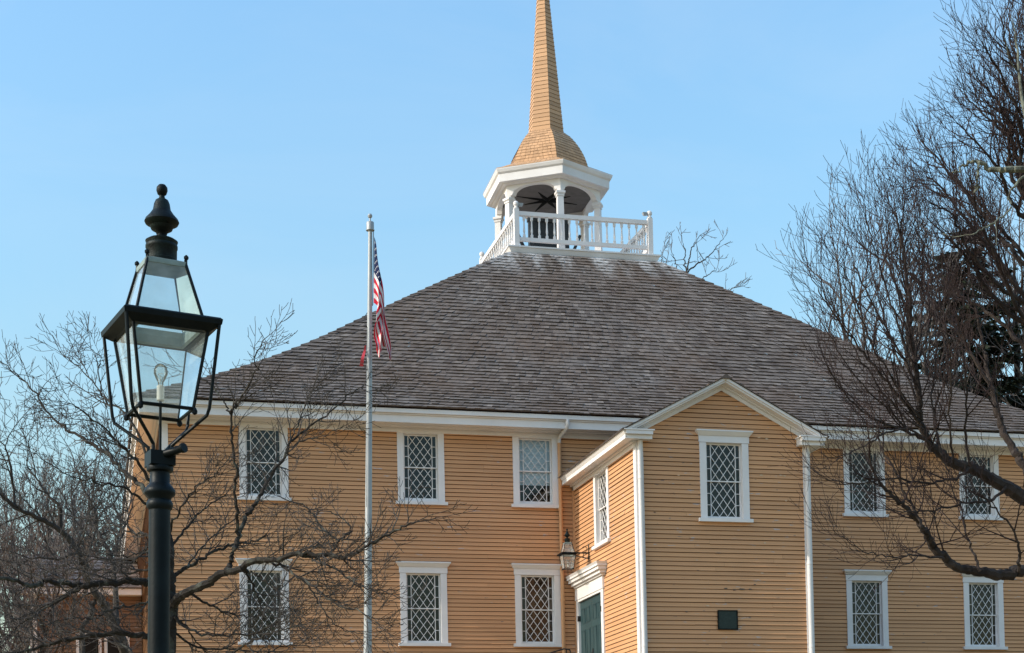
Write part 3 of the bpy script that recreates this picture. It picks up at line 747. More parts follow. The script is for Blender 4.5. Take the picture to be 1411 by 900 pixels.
# ------------------------------------------------------------------ lanterns
def lantern(root, cx, cy, zr, rot):
    """four-sided street lantern; zr is the height of the rim"""
    c, s_ = math.cos(rot), math.sin(rot)
    def Q(h, k, z): u, v = ((-1, -1), (1, -1), (1, 1), (-1, 1))[k % 4]; return Vector((cx+(u*c-v*s_)*h, cy+(u*s_+v*c)*h, z))
    zb, zt = zr-.335, zr+.221
    def sqtube(mb, prof):
        for (ha, za), (hb, zb_) in zip(prof[:-1], prof[1:]):
            for k in range(4): mb.quad(Q(ha, k, za), Q(ha, k+1, za), Q(hb, k+1, zb_), Q(hb, k, zb_))
    mb = MB()
    sqtube(mb, [(.13, zr-.045), (.150, zr-.045), (.185, zr-.022), (.188, zr-.004), (.180, zr+.004), (.118, zr+.016), (.112, zr-.01), (.13, zr-.045)])
    for k in range(4):
        mb.tube([Q(.100, k, zb), Q(.143, k, zr-.04)], .0068, 6); mb.tube([Q(.128, k, zr+.006), Q(.075, k, zt), Q(.074, k, zt+.02)], .0062, 6)
        mb.tube([Q(.100, k, zb), Q(.100, k+1, zb)], .0072, 6)
        p = Q(.104, k, zb); mb.lathe([(.002, p.z-.024), (.010, p.z-.018), (.011, p.z-.008), (.005, p.z+.004)], p.x, p.y, 8)
        p = Q(.0755, k, zt+.022); mb.lathe([(.003, p.z-.006), (.009, p.z+.002), (.009, p.z+.010), (.003, p.z+.016)], p.x, p.y, 8)
    mb.build('lantern_frame', 'iron', root)
    mb = MB(); sqtube(mb, [(.078, zt-.008), (.079, zt), (.079, zt+.010), (.03, zt+.03)]); mb.poly([Q(.077, 3-k, zt-.006) for k in range(4)])
    mb.build('top_plate', 'whiteplate', root)
    mb = MB(); sqtube(mb, [(.1195, zr-.047), (.1105, zr-.040), (.1095, zr-.010), (.1155, zr+.0155)])
    mb.build('inner_band', 'whiteplate', root)
    mb = MB(); sqtube(mb, [(.062, zt), (.063, zt+.006)])
    mb.v = []; mb.f = []; mb.t = []
    z = zt+.012
    mb.lathe([(.052, z), (.060, z+.004), (.061, z+.018), (.0585, z+.02), (.0585, z+.06), (.061, z+.063), (.061, z+.073), (.058, z+.078), (.062, z+.09), (.050, z+.098), (.024, z+.103), (.019, z+.115), (.023, z+.126),
              (.040, z+.136), (.046, z+.150), (.062, z+.158), (.066, z+.166), (.062, z+.176), (.046, z+.194), (.034, z+.212), (.030, z+.236), (.024, z+.250), (.012, z+.258), (.010, z+.268),
              (.017, z+.274), (.0215, z+.288), (.0205, z+.300), (.013, z+.310), (.002, z+.313)], cx, cy, 28)
    mb.build('chimney_cap', 'patina', root, smooth=True)
    for k in range(4):
        mb = MB(); mb.quad(Q(.097, k, zb), Q(.097, k+1, zb), Q(.138, k+1, zr-.05), Q(.138, k, zr-.05)); mb.build('glass_pane', 'lampglass', root)
        mb = MB(); mb.quad(Q(.122, k, zr+.012), Q(.122, k+1, zr+.012), Q(.074, k+1, zt-.004), Q(.074, k, zt-.004)); mb.build('glass_pane', 'lampglass', root)
    mb = MB(); mb.tube([(cx, cy, zb-.15), (cx, cy, zb+.045)], .0055, 8); mb.build('conduit', 'iron', root)
    mb = MB(); mb.lathe([(.009, zb+.04), (.0145, zb+.044), (.0145, zb+.098), (.010, zb+.102)], cx, cy, 14); so_ = mb.build('socket', 'porcelain', root, smooth=True)
    mb = MB(); z = zb+.102
    mb.lathe([(.010, z), (.011, z+.012), (.018, z+.024), (.0265, z+.044), (.027, z+.056), (.022, z+.072), (.012, z+.081), (.002, z+.083)], cx, cy, 18); mb.build('bulb', 'bulb', root, smooth=True)
    mb = MB(); mb.tube([(cx, cy, z), (cx, cy, z+.03), (cx-.008, cy, z+.045), (cx+.008, cy, z+.045)], .0015, 5); mb.build('filament', 'porcelain', root)
    return Q
LPX, LPY, LPZ = .200, 6.452, -1.6
lamp = thing('street_lamp', 'black four-sided lantern on a tall iron post in the foreground', 'street lamp', (LPX, LPY, LPZ))
lz = LPZ+3.545; rot = math.radians(12.8)
Q = lantern(lamp, LPX, LPY, lz, rot)
mb = MB(); B = LPZ
mb.lathe([(.15, B), (.15, B+.06), (.12, B+.09), (.115, B+.55), (.125, B+.58), (.125, B+.63), (.07, B+.70), (.055, B+.80), (.050, B+.84), (.0435, B+.88), (.0405, B+2.83), (.046, B+2.835), (.050, B+2.845), (.050, B+2.858), (.046, B+2.865),
          (.042, B+2.87), (.046, B+2.880), (.058, B+2.890), (.060, B+2.900), (.056, B+2.912), (.044, B+2.926), (.038, B+2.935), (.0375, B+2.975), (.049, B+2.980), (.051, B+2.988), (.049, B+2.998)], LPX, LPY, 32)
mb.build('post', 'iron', lamp, smooth=True)
mb = MB()
c, s_ = math.cos(rot), math.sin(rot)
def QQ(u, v, z): return Vector((LPX+u*c-v*s_, LPY+u*s_+v*c, z))
h = .048; mb.hexa([QQ(-h, -h, B+2.999), QQ(h, -h, B+2.999), QQ(h, h, B+2.999), QQ(-h, h, B+2.999), QQ(-h, -h, B+3.052), QQ(h, -h, B+3.052), QQ(h, h, B+3.052), QQ(-h, h, B+3.052)])
mb.tube([QQ(-.01, -.01, B+3.035), QQ(.03, -.07, B+3.045), QQ(.055, -.11, B+3.052)], [.017, .016, .014], 10)
mb.tube([QQ(.055, -.11, B+3.052), QQ(.061, -.12, B+3.054)], .019, 10)
mb.build('yoke', 'iron', lamp, smooth=True)
for k in range(4):
    mb = MB(); p = Q(.178, k, lz-.008); q = Q(.148, k, lz-.345); e = Q(.036, k, B+3.075)
    mb.tube([p, p.lerp(q, .9), q+Vector((0, 0, .006)), q.lerp(e, .06)+Vector((0, 0, -.012)), q.lerp(e, .82), e, e+Vector((0, 0, -.03))], .0068, 8); mb.build('support_rod', 'iron', lamp, smooth=True)
lamp.rotation_euler = (0, math.radians(1.28), 0)

WLX, WLY, WLZ = 10.09, 34.60, 5.876
wl = thing('wall_lantern', 'small dark four-sided lantern on a scrolled bracket beside the teal double door', 'wall lantern', (PXL-.02, WLY, 5.88))
lantern(wl, WLX, WLY, WLZ, 0.)
mb = MB(); x = PXL-.018
mb.tube([(x, WLY, 5.70), (x, WLY, 6.03)], .013, 6); mb.tube([(x, WLY, 6.03), (x, WLY, 6.10)], [.02, .004], 6)
mb.tube([(x, WLY, WLZ+.02), (WLX+.16, WLY, WLZ+.02), (WLX+.15, WLY, WLZ-.01)], .017, 6)
mb.tube([(x, WLY, WLZ-.10), (x-.10, WLY, WLZ-.085), (x-.22, WLY, WLZ-.06), (WLX+.16, WLY, WLZ-.05)], .012, 6)
mb.tube([(x-.1+.06*math.cos(a), WLY, WLZ+.10+.06*math.sin(a)) for a in np.linspace(-1.6, 2.6, 12)], .007, 5)
mb.tube([(x-.12, WLY, WLZ+.02), (x-.12, WLY, WLZ-.09)], .008, 5)
mb.build('bracket', 'black', wl)

# stair railing whose top shows by the door
sr = thing('stair_railing', 'black wrought iron stair railing beside the granite porch steps', 'railing', (9.9, 35.1, GZ))
mb = MB(); pts = [(8.35, 35.25, GZ+.9), (9.2, 35.25, GZ+1.35), (9.85, 35.25, GZ+1.83), (10.15, 35.25, GZ+1.92), (10.28, 35.25, GZ+1.90), (10.30, 35.25, GZ+1.83)]
mb.tube(pts, .018, 6); mb.build('hand_rail', 'black', sr)
mb = MB()
for x, z in ((8.4, GZ+.92), (9.2, GZ+1.35), (10.2, GZ+1.90)): mb.tube([(x, 35.25, GZ-.05), (x, 35.25, z)], .014, 6)
mb.build('baluster', 'black', sr)

# ------------------------------------------------------------------ flagpole and flag
FD = 24.0
p_top, p_low = at(510.2, 318, FD), at(506.8, 880, FD)
dirp = (p_top-p_low).normalized(); gz = ground_z(p_low.x, p_low.y)
p_base = p_low+dirp*((gz-.05-p_low.z)/dirp.z)
fp = thing('flagpole', 'tall silver flagpole standing on the lawn in front of the church', 'flagpole', tuple(p_base))
mb = MB(); mb.tube([p_base, p_low, p_top], [.064, .059, .030], 16); mb.build('pole', 'alum', fp, smooth=True)
mb = MB(); z = p_top.z
mb.lathe([(.052, z), (.062, z+.002), (.062, z+.012), (.056, z+.014), (.056, z+.115), (.05, z+.125), (.012, z+.127), (.011, z+.185)], p_top.x, p_top.y, 18); mb.build('truck', 'alum', fp, smooth=True)
mb = MB(); mb.lathe([(.005, z+.18), (.025, z+.19), (.035, z+.215), (.025, z+.24), (.004, z+.25)], p_top.x, p_top.y, 16); mb.build('ball_finial', 'alum', fp, smooth=True)
mb = MB(); a_ = p_top+_R*.045
mb.tube([p_top+_R*.05-_fw*.02, at(509.0, 420, FD)+_R*.05, at(505.6, 436, FD)-_R*.03, at(505, 450, FD)-_R*.02, at(507, 452, FD)+_R*.01], .006, 5)
mb.tube([at(507, 452, FD)-_fw*.06, at(505.5, 700, FD)-_fw*.07], .004, 4); mb.build('halyard', 'black', fp)
# flag: limp, folded, hanging from its hoist
nu, nv = 90, 40; mb = MB(); uv = []
h_top, h_bot = at(513.0, 327, FD), at(512.2, 418, FD)
rgt = Vector((_R.x, _R.y, 0)).normalized(); dep = Vector((_fw.x, _fw.y, 0)).normalized()
rf = random.Random(4)
for j in range(nv+1):
    v = j/nv
    for i in range(nu+1):
        u = i/nu
        hp = h_bot.lerp(h_top, v)
        end = h_top+Vector((0, 0, -1.66-.10*math.sin(v*9)-.04*v))     # the fly ends hang together below the hoist
        x = .030+u*(.02+.19*v**.8)+.085*math.sin(math.pi*min(1, u*1.9))*(1-v)**.6*min(1, (1-v)*3)+.016*math.sin(u*15+v*7)*min(1, u*4)
        y = -.085*(1-v)*min(1, u*5)+.05*(1-.6*v)*math.sin(u*19+v*3)*min(1, u*5)+.035*math.sin(v*16)*u-.02
        z_ = hp.z+(end.z-hp.z)*u**1.15
        p = Vector((hp.x, hp.y, z_))+rgt*x+dep*y
        mb.v.append(tuple(p)); uv.append((u, v))
for j in range(nv):
    for i in range(nu): a = j*(nu+1)+i; mb.f.append((a, a+1, a+nu+2, a+nu+1)); mb.t.append(.5)
fo = mb.build('flag', 'flag', None, base=tuple(h_top), smooth=True); fo.location = h_top
l = fo.data.uv_layers.new(name='UVMap')
for lp in fo.data.loops: l.data[lp.index].uv = uv[lp.vertex_index]
sm = fo.modifiers.new('thick', 'SOLIDIFY'); sm.thickness = .003
tag(fo, 'limp United States flag hanging in folds from the silver pole', 'flag')
mb = MB(); n = 14
for i in range(n):
    t = i/n; t2 = (i+1)/n
    def rp(t): c0 = at(504, 478, FD).lerp(at(498.5, 506, FD), t)+_fw*(.03*math.sin(t*7)-.07); w_ = .012+.016*t; return c0-_R*w_, c0+_R*w_
    (a, b), (c, d) = rp(t), rp(t2); mb.quad(a, b, d, c)
ro = mb.build('ribbon', 'ribbon', None, base=tuple(at(504, 478, FD))); ro.location = at(504, 478, FD)
sm = ro.modifiers.new('thick', 'SOLIDIFY'); sm.thickness = .004
tag(ro, 'short faded red ribbon fluttering on the left of the flagpole below the flag', 'ribbon')

# ------------------------------------------------------------------ far wing at lower left
wing = thing('parish_wing', 'low brown clapboard building with a dark roof behind the bare tree at left', 'building', (-6, 54, GZ))
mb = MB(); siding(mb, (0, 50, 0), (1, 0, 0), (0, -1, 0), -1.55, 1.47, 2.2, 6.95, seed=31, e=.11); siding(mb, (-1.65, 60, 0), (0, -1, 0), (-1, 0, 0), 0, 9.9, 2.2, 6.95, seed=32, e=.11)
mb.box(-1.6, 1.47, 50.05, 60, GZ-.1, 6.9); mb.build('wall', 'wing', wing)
mb = MB(); mb.box(-1.70, -1.50, 49.95, 49.985, 2, 6.95); mb.build('corner_board', 'white', wing)
mb = MB(); mb.box(-1.95, 1.47, 49.65, 49.99, 6.96, 7.14); mb.build('cornice', 'white', wing)
mb = MB(); r = random.Random(6)
for i in range(9):
    ya, za = 49.6+i*.62, 7.15+i*.20; yb, zb = ya+.66, za+.21; x = -2.0
    while x < 1.47:
        x2 = min(1.47, x+r.uniform(.15, .4)); t = r.random()
        mb.quad((x, ya, za+.03), (x2, ya, za+.03), (x2, yb, zb), (x, yb, zb), t); mb.quad((x, ya, za), (x2, ya, za), (x2, ya, za+.03), (x, ya, za+.03), t); x = x2
mb.quad((-2, 60.2, 7.15), (-2, 55.2, 8.96), (1.47, 55.2, 8.96), (1.47, 60.2, 7.15)); mb.poly([(-1.6, 49.8, 7.1), (-1.6, 55.2, 8.9), (-1.6, 60.1, 7.1)])
mb.build('roof', 'shingle_small', wing)
mb = MB()
for x in (-.05, .75):
    mb.box(x-.36, x+.36, 49.93, 49.985, 4.2, 5.85)
wv = mb.build('window_casing', 'white', wing)
mb = MB()
for x in (-.05, .75): mb.box(x-.27, x+.27, 49.915, 49.929, 4.3, 5.75)
mb.build('window_glass', 'dark', wing)

# ------------------------------------------------------------------ trees
def smooth_path(pts, n=6):
    P = [Vector(p) for p in pts]; out = []
    for i in range(len(P)-1):
        a, b, c, d = P[max(0, i-1)], P[i], P[i+1], P[min(len(P)-1, i+2)]
        for k in range(n):
            t = k/n; out.append(.5*((2*b)+(c-a)*t+(2*a-5*b+4*c-d)*t*t+(3*b-a-3*c+d)*t**3))
    out.append(P[-1]); return out
class Tree:
    def __init__(s, seed, lev, tip=.0022):
        s.r = random.Random(seed); s.trunk = MB(); s.crown = MB(); s.lev = lev; s.tip = tip; s.count = 0
    def rv(s):
        r = s.r; return Vector((r.gauss(0, 1), r.gauss(0, 1), r.gauss(0, 1)))
    def limb(s, pts, r0, r1, start=.2, wig=.012, spawn=True, lev=0, mesh='trunk'):
        P = smooth_path(pts)
        ln = sum((b-a).length for a, b in zip(P[:-1], P[1:]))
        P = [P[0]]+[p+s.rv()*wig*(.3+.7*s.r.random()) for p in P[1:]]
        n = len(P); R = [r0+(r1-r0)*(i/(n-1))**.8 for i in range(n)]
        R = [x*s.r.uniform(.92, 1.1) for x in R]
        (s.trunk if mesh == 'trunk' else s.crown).tube(P, R, 8 if r0 > .02 else 6, s.r.random(), cap=True)
        if spawn: s.sprout(P, R, ln, lev, start)
    def sprout(s, P, R, ln, lev, start):
        if lev >= len(s.lev): return
        L = s.lev[lev]; r = s.r; n = len(P)
        cnt = max(1, int(ln*(1-start)/L['gap']))
        side = r.choice((-1, 1))
        for c in range(cnt):
            t = start+(1-start)*(c+r.random())/cnt
            f = t*(n-1); i = min(n-2, int(f)); p = P[i].lerp(P[i+1], f-i); d = (P[i+1]-P[i]).normalized()
            x = s.rv(); x -= d*x.dot(d)
            x.z *= L.get('flat', 1.)
            if x.length < 1e-3: continue
            x.normalize(); ang = math.radians(r.uniform(*L['ang']))
            nd = (d*math.cos(ang)+x*math.sin(ang)).normalized()
            le = L['len']*r.uniform(.45, 1.25)*(1-.45*t if L.get('taper', True) else 1)
            rr = min(R[i]*.75, L['rad']*r.uniform(.8, 1.2))
            s.branch(p, nd, le, rr, lev)
        if L.get('end', True):   # continue the tip
            s.branch(P[-1], (P[-1]-P[-2]).normalized(), L['len']*.5, min(R[-1], L['rad']), lev)
    def branch(s, p, d, le, rad, lev):
        L = s.lev[lev]; r = s.r; n = L['seg']; P = [p]; st = le/n; up = L['up']; s.count += 1
        cur = d.copy()
        for i in range(n):
            cur = (cur+s.rv()*L['wig']+Vector((0, 0, up*(.4+i/n)))).normalized(); p = p+cur*st; P.append(p)
        R = [max(s.tip, rad*(1-.75*i/n)) for i in range(n+1)]
        s.crown.tube(P, R, L['sides'], r.random(), cap=False)
        s.sprout(P, R, le, lev+1, .12)
    def done(s, name, label, base, bark, twig, group=None):
        o = thing(name, label, 'tree', tuple(base), group)
        s.trunk.build('trunk', bark, o, smooth=True); s.crown.build('crown', twig, o, smooth=True)
        return o
def L_(pts, d0, d1=None):   # pixel polyline at a real distance (d0 at its root, d1 at its tip)
    d1 = d0 if d1 is None else d1; n = len(pts)
    return [at(x, y, d0+(d1-d0)*i/max(1, n-1)) for i, (x, y) in enumerate(pts)]

# spreading tree left of centre, between lamp and church
T = Tree(21, [dict(gap=.085, len=.47, ang=(25, 55), rad=.008, seg=6, wig=.12, up=.07, sides=4, flat=.8),
              dict(gap=.060, len=.30, ang=(30, 60), rad=.0050, seg=4, wig=.13, up=.12, sides=3),
              dict(gap=.052, len=.12, ang=(30, 60), rad=.0036, seg=3, wig=.12, up=.18, sides=3, end=False)], .0022)
TD = 14.0
tb = at(229, 900, TD); root = Vector((tb.x-.02, tb.y, ground_z(tb.x, tb.y)-.1))
T.limb([root, at(228, 980, TD), tb, at(233, 855, TD), at(234, 830, TD), at(232, 800, TD), at(233, 765, TD), at(231, 735, TD+.1), at(226, 705, TD+.2)], .105, .030, .5, .01, spawn=False)
T.limb(L_([(235, 838), (247, 824), (258, 817), (286, 805), (307, 790), (329, 785), (350, 773), (377, 771), (412, 763), (455, 767), (476, 768), (495, 759), (519, 745), (545, 732), (572, 721)], TD, TD-1.6), .044, .006, .45)
T.limb(L_([(455, 766), (458, 760), (468, 745), (484, 731), (474, 716), (455, 703)], TD-.9, TD-.6), .011, .004, .2)
T.limb(L_([(467, 746), (444, 727), (433, 711), (420, 697), (402, 690)], TD-.9, TD-.3), .010, .004, .15)
T.limb(L_([(412, 763), (425, 767), (447, 777), (465, 785), (487, 801), (508, 812), (526, 814)], TD-.8, TD-1.6), .012, .004, .2)
T.limb(L_([(329, 785), (345, 788), (363, 799), (382, 812), (400, 830), (412, 852)], TD-.4, TD-.9), .010, .004, .3)
T.limb(L_([(350, 774), (380, 777), (407, 793), (433, 809), (460, 831), (492, 841), (513, 855)], TD-.5, TD-1.8), .014, .004, .2)
T.limb(L_([(407, 793), (425, 806), (440, 828), (452, 850), (475, 868), (500, 872)], TD-.8, TD-1.2), .009, .003, .2)
T.limb(L_([(313, 786), (321, 759), (329, 740), (339, 713), (355, 689), (369, 662), (392, 630), (399, 611), (422, 591), (460, 564), (489, 539), (504, 532)], TD-.3, TD+.7), .026, .004, .42)
T.limb(L_([(329, 738), (327, 715), (326, 690), (324, 647), (319, 607), (318, 568), (324, 558), (336, 543), (353, 509), (351, 490), (362, 470)], TD-.2, TD-1.0), .017, .004, .4)
T.limb(L_([(318, 568), (307, 551), (299, 541), (284, 526), (262, 508)], TD-.6, TD-.5), .008, .003, .2)
T.limb(L_([(399, 611), (412, 582), (420, 560), (428, 540)], TD, TD+.3), .008, .003, .2)
T.limb(L_([(392, 630), (412, 608), (440, 603), (470, 588)], TD, TD-.4), .007, .003, .2)
T.limb(L_([(236, 800), (243, 790), (262, 780), (283, 767), (307, 755), (329, 749), (350, 745), (368, 738)], TD, TD+.6), .022, .005, .3)
T.limb(L_([(258, 782), (270, 762), (295, 738), (322, 715), (345, 700)], TD, TD+1.1), .010, .003, .2)
T.limb(L_([(232, 760), (250, 735), (275, 705), (300, 690), (322, 672)], TD, TD+.5), .014, .003, .2)
T.limb(L_([(230, 735), (246, 705), (270, 672), (300, 650), (318, 628)], TD+.1, TD-.5), .012, .003, .2)
T.limb(L_([(236, 850), (262, 868), (300, 875), (345, 873), (372, 862), (385, 853)], TD, TD-.5), .014, .004, .25)
T.limb(L_([(240, 850), (255, 862), (275, 890), (300, 915)], TD, TD+.8), .010, .004, .1)
T.limb(L_([(310, 905), (345, 885), (375, 872), (410, 862)], TD-.4, TD-1.0), .012, .004, .1)
# left side limbs
T.limb(L_([(228, 720), (215, 700), (195, 672), (171, 651), (147, 626), (122, 609), (98, 593), (73, 577), (49, 543), (29, 521), (2, 500)], TD, TD+1.2), .026, .004, .3)
T.limb(L_([(226, 700), (200, 651), (178, 625), (156, 604), (122, 572), (92, 556)], TD+.2, TD-.8), .018, .003, .25)
T.limb(L_([(225, 690), (195, 610), (171, 568), (147, 555), (132, 531), (105, 504), (87, 490)], TD+.2, TD+.9), .016, .003, .3)
T.limb(L_([(140, 540), (136, 510), (138, 498), (125, 478)], TD+.7, TD+.8), .006, .003, .1)
T.limb(L_([(226, 720), (196, 690), (165, 672), (130, 665), (95, 655), (45, 625)], TD+.1, TD-.9), .014, .003, .25)
T.limb(L_([(232, 800), (200, 803), (183, 801), (147, 803), (117, 806), (86, 804), (64, 801), (46, 807), (24, 801), (-8, 795), (-50, 790)], TD, TD-1.2), .036, .012, .15)
T.limb(L_([(230, 870), (200, 876), (171, 873), (137, 874), (98, 881), (61, 890), (24, 899), (-20, 905)], TD, TD-.6), .030, .010, .15)
T.limb(L_([(231, 770), (205, 760), (180, 775), (160, 770), (130, 772), (95, 778), (40, 800)], TD, TD+.7), .014, .004, .2)
T.limb(L_([(117, 806), (80, 830), (50, 845), (25, 865), (0, 880)], TD-.6, TD-.7), .012, .004, .2)
T.limb(L_([(228, 735), (212, 748), (195, 762), (170, 766), (140, 760)], TD, TD-.5), .010, .003, .2)
for pl_, da, db in (([(226, 900), (195, 905), (160, 885), (120, 870), (80, 868), (40, 850)], 0, .8), ([(230, 815), (200, 830), (165, 838), (130, 850), (95, 852), (60, 862)], 0, -.8), ([(229, 780), (200, 785), (165, 790), (120, 783), (85, 786), (50, 778)], 0, 1.2),
                    ([(228, 750), (205, 738), (180, 735), (150, 720), (115, 715), (70, 705)], 0, .9), ([(238, 870), (270, 890), (320, 895), (360, 900), (400, 890), (440, 893)], 0, .9), ([(262, 818), (290, 835), (320, 845), (350, 850), (385, 838), (420, 842)], 0, .9), ([(335, 783), (352, 812), (360, 840), (372, 868)], -.5, .2)):
    T.limb(L_(pl_, TD+da, TD+db), .012, .003, .15)
print('left tree twigs', T.count)
T.done('spreading_tree', 'bare spreading tree with lichened low limbs right behind the lamp post', root, 'bark_lichen', 'twig_l')

# second bare tree further back at left
T = Tree(33, [dict(gap=.15, len=1.2, ang=(28, 60), rad=.012, seg=6, wig=.15, up=.08, sides=4),
              dict(gap=.09, len=.55, ang=(30, 65), rad=.0065, seg=4, wig=.18, up=.08, sides=3),
              dict(gap=.09, len=.22, ang=(35, 65), rad=.0045, seg=3, wig=.15, up=.08, sides=3, end=False)], .003)
D2 = 20.; tb = at(176, 915, D2); root = Vector((tb.x, tb.y, ground_z(tb.x, tb.y)-.1))
T.limb([root]+L_([(176, 915), (171, 895), (157, 858), (137, 824), (117, 785), (108, 761), (83, 731), (49, 712), (20, 697), (-15, 670)], D2, D2-1.5), .085, .014, .5)
T.limb(L_([(83, 729), (82, 700), (69, 685), (50, 660), (35, 640)], D2-.8, D2-.8), .03, .006, .2)
T.limb(L_([(160, 868), (160, 827), (152, 766), (134, 736), (128, 700), (110, 660), (100, 630)], D2, D2+.8), .045, .006, .35)
T.limb(L_([(131, 826), (122, 850), (115, 868), (115, 900)], D2-.3, D2-.4), .03, .03, .9, spawn=False)
T.limb(L_([(152, 766), (170, 735), (180, 705), (188, 670)], D2+.4, D2+1.2), .02, .005, .2)
T.limb(L_([(20, 697), (15, 650), (8, 620), (-5, 600)], D2-1.3, D2-1.3), .02, .005, .2)
T.limb(L_([(108, 761), (80, 770), (50, 768), (15, 775), (-20, 760)], D2-.6, D2-.9), .02, .005, .2)
T.limb(L_([(128, 800), (70, 830), (30, 850), (0, 860)], D2-.5, D2-.9), .02, .005, .2)
T.done('mid_tree', 'bare dark tree leaning left in front of the low brown wing', root, 'bark_l', 'twig_l')

# big tree at the right, trunk just out of the frame
T = Tree(55, [dict(gap=.14, len=.80, ang=(16, 42), rad=.0095, seg=8, wig=.055, up=.10, sides=4),
              dict(gap=.095, len=.52, ang=(20, 45), rad=.0055, seg=5, wig=.07, up=.10, sides=3),
              dict(gap=.11, len=.24, ang=(22, 48), rad=.0038, seg=3, wig=.08, up=.12, sides=3, end=False)], .0021)
D3 = 17.; tb = at(1520, 900, D3); root = Vector((tb.x, tb.y, ground_z(tb.x, tb.y)-.1))
T.limb([root, at(1518, 1000, D3), tb, at(1512, 780, D3), at(1505, 640, D3), at(1495, 480, D3), at(1490, 330, D3), at(1480, 150, D3), at(1470, -40, D3), at(1468, -200, D3)], .24, .05, .5, .02, spawn=False)
T.limb(L_([(1514, 830), (1470, 800), (1411, 786), (1383, 791), (1351, 788), (1321, 783), (1301, 770), (1285, 753), (1278, 739), (1270, 727), (1258, 709), (1239, 693), (1218, 673), (1207, 655), (1196, 628)], D3, D3-1.3), .075, .008, .35)
T.limb(L_([(1270, 727), (1262, 705), (1246, 677), (1232, 646), (1214, 618), (1209, 591), (1198, 560)], D3-1., D3-.6), .016, .005, .1)
T.limb(L_([(1508, 740), (1450, 705), (1408, 684), (1386, 671), (1360, 657), (1338, 645), (1315, 640), (1298, 627), (1283, 614), (1274, 598), (1267, 575), (1267, 550), (1262, 508), (1257, 464), (1254, 430), (1250, 384), (1243, 335), (1234, 290)], D3, D3-1.2), .085, .007, .42)
T.limb(L_([(1283, 613), (1260, 600), (1235, 590), (1200, 575), (1165, 545), (1140, 505)], D3-.6, D3-1.6), .018, .004, .2)
T.limb(L_([(1270, 588), (1250, 560), (1222, 525), (1190, 485), (1160, 448), (1137, 415), (1117, 380)], D3-.7, D3-1.4), .020, .004, .2)
T.limb(L_([(1266, 545), (1250, 505), (1225, 460), (1200, 415), (1178, 365), (1166, 325)], D3-.8, D3-.9), .017, .004, .2)
T.limb(L_([(1262, 508), (1245, 470), (1228, 420), (1212, 365), (1198, 320), (1189, 285)], D3-.9, D3-1.1), .015, .004, .2)
T.limb(L_([(1262, 500), (1280, 450), (1285, 400), (1275, 350), (1262, 300)], D3-.9, D3-.4), .015, .004, .2)
T.limb(L_([(1250, 590), (1215, 600), (1180, 620), (1150, 630)], D3-1., D3-1.7), .012, .004, .15)
T.limb(L_([(1338, 645), (1310, 660), (1270, 665), (1225, 660), (1180, 668), (1140, 660)], D3-.4, D3-1.4), .016, .004, .2)
T.limb(L_([(1386, 672), (1365, 690), (1340, 692), (1300, 700), (1260, 705), (1210, 700)], D3-.3, D3-1.2), .018, .004, .2)
T.limb(L_([(1351, 787), (1340, 760), (1330, 730), (1325, 700), (1310, 670)], D3-.5, D3-.2), .016, .004, .2)
T.limb(L_([(1301, 770), (1260, 765), (1225, 768), (1190, 760), (1160, 740)], D3-.8, D3-1.5), .012, .003, .1)
T.limb(L_([(1404, 787), (1405, 760), (1398, 735), (1372, 700), (1350, 680)], D3-.3, D3-.8), .02, .005, .2)
T.limb(L_([(1500, 720), (1440, 680), (1411, 643), (1399, 623), (1384, 597), (1374, 570), (1367, 538), (1360, 506), (1355, 477), (1347, 440), (1340, 395), (1330, 345)], D3, D3+.8), .060, .008, .4)
T.limb(L_([(1367, 538), (1345, 500), (1325, 465), (1300, 430), (1272, 398), (1250, 375)], D3+.3, D3+.4), .02, .004, .2)
T.limb(L_([(1338, 645), (1330, 600), (1332, 560), (1330, 510), (1322, 450), (1310, 400)], D3-.4, D3-1.2), .016, .004, .25)
for pl_ in ([(1262, 500), (1240, 420), (1228, 350), (1222, 292)], [(1258, 470), (1246, 400), (1240, 340), (1246, 290)], [(1267, 560), (1228, 470), (1205, 390), (1196, 320)], [(1267, 575), (1215, 500), (1180, 425), (1160, 365)], [(1275, 598), (1220, 545), (1172, 470), (1135, 400)],
            [(1262, 505), (1270, 440), (1270, 380), (1262, 310)], [(1283, 612), (1230, 570), (1180, 520), (1135, 450)], [(1298, 627), (1285, 560), (1290, 490), (1288, 420), (1280, 350)], [(1315, 640), (1308, 580), (1310, 520), (1304, 450)], [(1256, 440), (1225, 370), (1212, 320), (1206, 298)]):
    T.limb(L_(pl_, D3-.8, D3-.8+rnd.uniform(-1., 1.)), .013, .004, .2)
